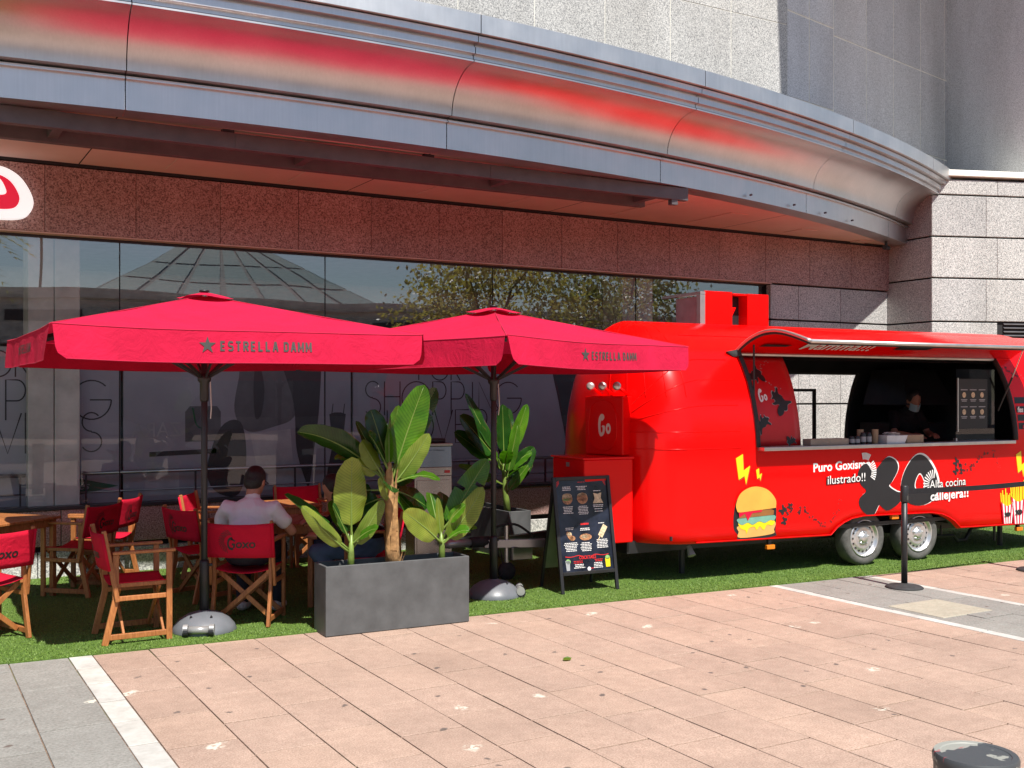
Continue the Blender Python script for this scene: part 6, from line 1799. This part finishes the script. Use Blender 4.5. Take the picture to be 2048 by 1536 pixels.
# ================================================================== BELT POSTS, BOLLARD
def post(label, x, y):
    t = thing('belt_post', label, 'barrier post', (x, y, 0.001), 0, 'black queue barrier posts')
    MB().lathe([(0.17, 0.0), (0.172, 0.008), (0.15, 0.022), (0.06, 0.034), (0.032, 0.045)], 32).build('base', 'rubber', t, smooth=True)
    MB().lathe([(0.0285, 0.03), (0.0285, 0.84)], 20).build('tube', 'black', t, smooth=True)
    hd_ = MB().lathe([(0.034, 0.80), (0.036, 0.81), (0.036, 0.945), (0.030, 0.955)], 20).build('belt_head', 'black', t, smooth=True)
    MB().bb(-0.012, 0.012, -0.038, -0.034, 0.82, 0.86).build('head_label', 'text_grey', hd_)
    return t
q1 = post('black belt barrier post standing on the grey paving band', 8.19, 6.86)
q2 = post('black belt barrier post at the right edge of the frame', 10.14, 6.86)
bl = MB()
bl.grid(12, 2, lambda i, j: (8.225 + 1.88 * i / 11, 6.86, 0.925 - 0.05 * j - 0.012 * math.sin(math.pi * i / 11)))
b = bl.build('barrier_belt', 'blackcloth', None, solid=0.002)
tag(b, 'black fabric belt stretched between the two barrier posts', 'belt')
bo = thing('bollard', 'dark grey round bollard with chipped paint in the bottom right corner', 'bollard', (2.29, 1.705, 0))
MB().lathe([(0.0965, 0.0), (0.0965, 0.895), (0.099, 0.905), (0.0995, 0.92), (0.096, 0.927), (0.082, 0.9265), (0.080, 0.9245), (0.0005, 0.9245)], 48, cap=False).build('shaft', 'bollard', bo, smooth=True).modifiers.new('e', 'EDGE_SPLIT').split_angle = R(40)

# ================================================================== PEOPLE
def blobs(parts, name, mat, parent, voxel=0.010, smooth_it=6, wrinkle=0.0):
    """one continuous surface from overlapping tapered limbs and ellipsoids"""
    mb = MB()
    for p in parts:
        if p[0] == 'cap':
            _, pts, rs = p
            pts = [Vector(q) for q in pts]
            d0 = (pts[0] - pts[1]).normalized(); d1 = (pts[-1] - pts[-2]).normalized()
            P = []; RR = []
            for k in (0.999, 0.8, 0.5):
                P.append(pts[0] + d0 * rs[0] * k); RR.append(rs[0] * math.sqrt(1 - k * k) + 0.0005)
            P += pts; RR += list(rs)
            for k in (0.5, 0.8, 0.999):
                P.append(pts[-1] + d1 * rs[-1] * k); RR.append(rs[-1] * math.sqrt(1 - k * k) + 0.0005)
            mb.tube(P, RR, 14)
        else:
            _, c, r, rot = p
            vs = []; n, m = 20, 14
            Mx = rot if rot is not None else Matrix.Identity(3)
            prof = [(math.sin(math.pi * i / m), -math.cos(math.pi * i / m)) for i in range(m + 1)]
            tmp = MB().lathe([(max(a, 0.004), b) for a, b in prof], n)
            vs = [Mx @ Vector((x * r[0], y * r[1], z * r[2])) + Vector(c) for x, y, z in tmp.v]
            mb.add(vs, tmp.f)
    me_ = mb.mesh(name)
    tmpo = bpy.data.objects.new(name, me_)
    COL.objects.link(tmpo)
    r = tmpo.modifiers.new('r', 'REMESH'); r.mode = 'VOXEL'; r.voxel_size = voxel
    s = tmpo.modifiers.new('s', 'SMOOTH'); s.iterations = smooth_it; s.factor = 0.5
    dg = bpy.context.evaluated_depsgraph_get()
    out = bpy.data.meshes.new_from_object(tmpo.evaluated_get(dg))
    bpy.data.objects.remove(tmpo)
    if wrinkle:
        from mathutils import noise as mn
        nv_ = len(out.vertices)
        co_ = np.empty(nv_ * 3); out.vertices.foreach_get('co', co_); co_ = co_.reshape(-1, 3)
        no_ = np.empty(nv_ * 3, dtype=np.float32); out.vertex_normals.foreach_get('vector', no_); no_ = no_.reshape(-1, 3)
        res_ = co_.copy()
        for vi_ in range(nv_):
            c = Vector(co_[vi_])
            f_ = mn.noise(Vector((c.x * 9, c.y * 9, c.z * 17))) * 0.6 + mn.noise(Vector((c.x * 22 + c.z * 14, c.y * 22, c.z * 26))) * 0.4
            res_[vi_] = co_[vi_] + no_[vi_] * f_ * wrinkle
        out.vertices.foreach_set('co', res_.ravel())
    out.polygons.foreach_set('use_smooth', [True] * len(out.polygons))
    out.materials.clear(); out.materials.append(MAT[mat])
    o = bpy.data.objects.new(name, out)
    return link(o, parent)
def hand(wrist, dirv, up, curl=0.4, side=1):
    """palm and five fingers; dirv = finger direction, up = back of hand"""
    w = Vector(wrist); d = Vector(dirv).normalized(); u = Vector(up); u = (u - d * u.dot(d)).normalized()
    s = d.cross(u) * side
    out = [('cap', [w, w + d * 0.04, w + d * 0.085], [0.026, 0.032, 0.030]),
           ('cap', [w + d * 0.03 + s * 0.022, w + d * 0.085 + s * 0.026], [0.018, 0.014]), ('cap', [w + d * 0.03 - s * 0.022, w + d * 0.085 - s * 0.026], [0.018, 0.014])]
    for k, (o_, L) in enumerate(((-0.031, 0.058), (-0.011, 0.072), (0.011, 0.078), (0.031, 0.070))):
        a = w + d * 0.088 + s * o_
        b = a + d * L * 0.5 - u * L * 0.5 * curl * 0.5
        c = b + (d - u * curl * 1.6).normalized() * L * 0.55
        out.append(('cap', [a, b, c], [0.0095, 0.0090, 0.0075]))
    a = w + d * 0.025 + s * 0.03
    out.append(('cap', [a, a + d * 0.03 + s * 0.028 - u * 0.006, a + d * 0.062 + s * 0.034 - u * 0.012], [0.013, 0.0115, 0.009]))
    return out
def person(label, loc, rz, hip, chest, neck, head, arms, legs, shirt, trousers, hairstyle, sleeve=0.45, scale=1.0, extra=None):
    t = thing('person', label, 'person', loc, rz)
    H = Vector(head); N_ = Vector(neck); C_ = Vector(chest); P_ = Vector(hip)
    fw_ = (H - N_); 
    look = Vector(hairstyle.get('look', (0, 1, -0.35))).normalized()
    upv_ = Vector((0, 0, 1)); upv_ = (upv_ - look * upv_.dot(look)).normalized(); rtv = look.cross(upv_)
    Mh = Matrix((rtv, look, upv_)).transposed()
    hp = lambda a, b, c: tuple(H + rtv * a + look * b + upv_ * c)
    body = [('ell', tuple(H), (0.074, 0.092, 0.112), Mh), ('ell', hp(0, 0.028, -0.05), (0.056, 0.066, 0.066), Mh),
            ('cap', [N_, H - upv_ * 0.05 - look * 0.015], [0.056, 0.052]),
            ('cap', [hp(0, 0.085, 0.005), hp(0, 0.108, -0.028)], [0.010, 0.014]),
            ('ell', hp(0, 0.088, -0.062), (0.024, 0.012, 0.010), Mh), ('ell', hp(0, 0.080, -0.098), (0.026, 0.022, 0.02), Mh),
            ('ell', hp(0.077, -0.005, -0.012), (0.010, 0.020, 0.032), Mh), ('ell', hp(-0.077, -0.005, -0.012), (0.010, 0.020, 0.032), Mh),
            ('cap', [P_, P_ * 0.5 + C_ * 0.5, C_], [0.09, 0.085, 0.09])]
    shp = []
    for sgn, (sh_, el, wr, hd_, hu) in arms.items():
        body += [('cap', [sh_, el], [0.050, 0.038]), ('cap', [el, (Vector(el) * 0.6 + Vector(wr) * 0.4), wr], [0.038, 0.037, 0.026])]
        body += hand(wr, hd_, hu, 0.45, -sgn)
        e = Vector(sh_).lerp(Vector(el), sleeve if sleeve < 1 else 1)
        shp.append(('cap', [C_ + (Vector(sh_) - C_) * 0.5, sh_, e], [0.09, 0.074, 0.066]))
        if sleeve >= 1:
            shp.append(('cap', [el, wr], [0.048, 0.036]))
    tro = [('ell', tuple(P_), (0.175, 0.15, 0.12), None)]
    for sgn, (hp_, kn, an, toe) in legs.items():
        body += [('cap', [hp_, kn], [0.075, 0.052]), ('cap', [kn, Vector(kn) * 0.6 + Vector(an) * 0.4, an], [0.050, 0.052, 0.034])]
        body += [('cap', [an, toe], [0.034, 0.030])]
        tro += [('cap', [hp_, kn], [0.092, 0.068]), ('cap', [kn, Vector(an) + Vector((0, 0, 0.03))], [0.068, 0.054])]
    blobs(body, 'body', 'skin', t, 0.0075, 3)
    M_ = P_ * 0.45 + C_ * 0.55
    shp += [('ell', tuple(C_), (0.185, 0.125, 0.17), None), ('ell', tuple(M_), (0.165, 0.125, 0.17), None), ('ell', tuple(P_ + Vector((0, 0, 0.07))), (0.168, 0.135, 0.11), None), ('cap', [C_ + Vector((0, 0, 0.05)), N_ - (N_ - C_) * 0.08], [0.12, 0.066])]
    sh_o = blobs(shp, 'shirt', shirt, t, 0.009, 6, 0.010)
    blobs(tro, 'trousers', trousers, t, 0.010, 6, 0.008)
    shoes = []
    for sgn, (hp_, kn, an, toe) in legs.items():
        a_ = Vector(an); to = Vector(toe)
        blobs([('cap', [a_ - (to - a_) * 0.25 + Vector((0, 0, -0.03)), a_ * 0.4 + to * 0.6 + Vector((0, 0, -0.012)), to], [0.044, 0.046, 0.036])], 'shoe', hairstyle.get('shoe', 'white'), t, 0.009, 3)
    hs = [('ell', hp(0, -0.014, 0.022), (0.084, 0.094, 0.104), Mh)]
    if hairstyle.get('long'):
        hs += [('cap', [hp(0, -0.06, 0.02), hp(0, -0.09, -0.12), hp(0, -0.07, -0.26)], [0.08, 0.075, 0.05]), ('cap', [hp(0.07, -0.01, 0), hp(0.09, 0.0, -0.2)], [0.035, 0.035]), ('cap', [hp(-0.07, -0.01, 0), hp(-0.09, 0.0, -0.2)], [0.035, 0.035])]
    else:
        hs += [('ell', hp(0, -0.035, -0.02), (0.079, 0.070, 0.075), Mh)]
    hair = blobs(hs, 'hair', hairstyle.get('mat', 'hair'), t, 0.007, 1, 0.008)
    for v in hair.data.vertices:           # cut the fringe back from the face
        q = v.co - H
        f_ = q.dot(look); z_ = q.dot(upv_)
        if f_ > 0.045 and z_ < 0.075:
            v.co -= look * (f_ - 0.045) * 0.98
    if extra == 'mask':
        MB().grid(9, 6, lambda i, j: hp((0.066) * math.sin(R(-80 + 20 * i)), 0.02 + 0.085 * math.cos(R(-80 + 20 * i)) + 0.012, -0.015 - 0.018 * j)).build('face_mask', 'mask', t, smooth=True)
    if extra == 'glasses':
        MB().tube([hp(-0.07, 0.0, 0.012), hp(-0.068, 0.09, 0.010), hp(0, 0.115, 0.008), hp(0.068, 0.09, 0.010), hp(0.07, 0.0, 0.012)], 0.004, 6).build('glasses', 'black', t)
    return t
# seated man, facing away from the camera towards the table
person('man in a white t-shirt seated with his back to the camera at the table', (2.46, 8.49, 0.006), R(-33),
       (0, -0.02, 0.55), (0.01, 0.07, 0.80), (0.01, 0.11, 0.965), (0.02, 0.165, 1.095),
       {1: ((0.19, 0.09, 0.88), (0.31, 0.20, 0.685), (0.20, 0.43, 0.735), (-0.5, 1, 0.05), (0, 0, 1)), -1: ((-0.19, 0.09, 0.88), (-0.30, 0.20, 0.69), (-0.16, 0.44, 0.735), (0.5, 1, 0.05), (0, 0, 1))},
       {1: ((0.09, 0.0, 0.52), (0.15, 0.42, 0.52), (0.14, 0.36, 0.075), (0.15, 0.52, 0.035)), -1: ((-0.09, 0.0, 0.52), (-0.15, 0.42, 0.52), (-0.14, 0.34, 0.075), (-0.15, 0.50, 0.035))},
       'tee', 'jeans', dict(look=(0.25, 1, -0.45), shoe='white'), 0.55, extra='glasses')
# person behind the planter, leaning over the table
person('person with long dark hair and black top leaning over the table behind the planter', (3.50, 8.52, 0.006), R(72),
       (0, -0.02, 0.55), (0.0, 0.12, 0.76), (0.0, 0.20, 0.90), (0.0, 0.28, 1.01),
       {1: ((0.16, 0.13, 0.83), (0.25, 0.30, 0.68), (0.10, 0.42, 0.74), (-0.6, 1, 0), (0, 0, 1)), -1: ((-0.16, 0.13, 0.83), (-0.22, 0.30, 0.66), (-0.10, 0.40, 0.62), (0.6, 1, 0), (0, 0, 1))},
       {1: ((0.09, 0.0, 0.50), (0.13, 0.42, 0.50), (0.13, 0.16, 0.075), (0.14, 0.31, 0.035)), -1: ((-0.09, 0.0, 0.50), (-0.14, 0.43, 0.50), (-0.16, 0.18, 0.075), (-0.17, 0.33, 0.035))},
       'blackcloth', 'jeans_blue', dict(look=(0.0, 1, -0.7), long=True, shoe='white'), 1.0)
# vendor inside the trailer
pv = TR.matrix_basis @ Vector((1.35, 1.15, 0.46))
person('person in black with a pale blue face mask working inside the trailer', pv, R(170 - 2.7),
       (0, -0.12, 0.76), (0, 0.02, 1.02), (0, 0.10, 1.18), (0, 0.17, 1.28),
       {1: ((0.17, 0.03, 1.10), (0.24, 0.12, 0.88), (0.14, 0.34, 0.86), (-0.4, 1, 0), (0, 0, 1)), -1: ((-0.17, 0.03, 1.10), (-0.24, 0.12, 0.88), (-0.14, 0.34, 0.86), (0.4, 1, 0), (0, 0, 1))},
       {1: ((0.09, -0.12, 0.72), (0.10, -0.02, 0.42), (0.10, -0.10, 0.075), (0.11, 0.06, 0.035)), -1: ((-0.09, -0.12, 0.72), (-0.10, -0.02, 0.42), (-0.10, -0.10, 0.075), (-0.11, 0.06, 0.035))},
       'blackcloth', 'blackcloth', dict(look=(0.1, 1, -0.5), shoe='black'), 0.6, extra='mask')

# striped bag hanging on the chair behind the trunk
sb = thing('striped_bag', 'black and white striped bag hanging from the chair behind the tall trunk', 'bag', (3.70, 8.98, 0.30))
for k in range(16):
    x = -0.16 + 0.02 * k
    MB().bb(x + 0.0003, x + 0.0197, -0.035 - 0.012 * math.sin(k / 15 * math.pi), 0.035, 0.0, 0.30 - 0.012 * abs(k - 7.5) / 7.5).build('stripe', 'print_light' if k % 2 else 'ink', sb)
MB().tube(smooth_loop([(-0.08, 0, 0.29), (-0.06, 0, 0.40), (0.06, 0, 0.40), (0.08, 0, 0.29)], 5, False), 0.008, 6).build('handle', 'ink', sb)

# things on the man's table
pl_ = thing('dinner_plate', 'white plate on the table in front of the man', 'plate', (2.86, 9.02, 0.7165))
MB().lathe([(0.06, 0.0), (0.075, 0.002), (0.11, 0.014), (0.112, 0.017), (0.07, 0.006), (0.0005, 0.005)], 24, cap=False).build('dish', 'white', pl_, smooth=True)
dg_ = thing('drinking_glass', 'small drinking glass beside the plate on the table', 'glass', (3.12, 8.98, 0.7165))
MB().lathe([(0.028, 0.0), (0.032, 0.11), (0.029, 0.11), (0.025, 0.006), (0.0005, 0.006)], 16, cap=False).build('tumbler', 'clearglass', dg_, smooth=True)
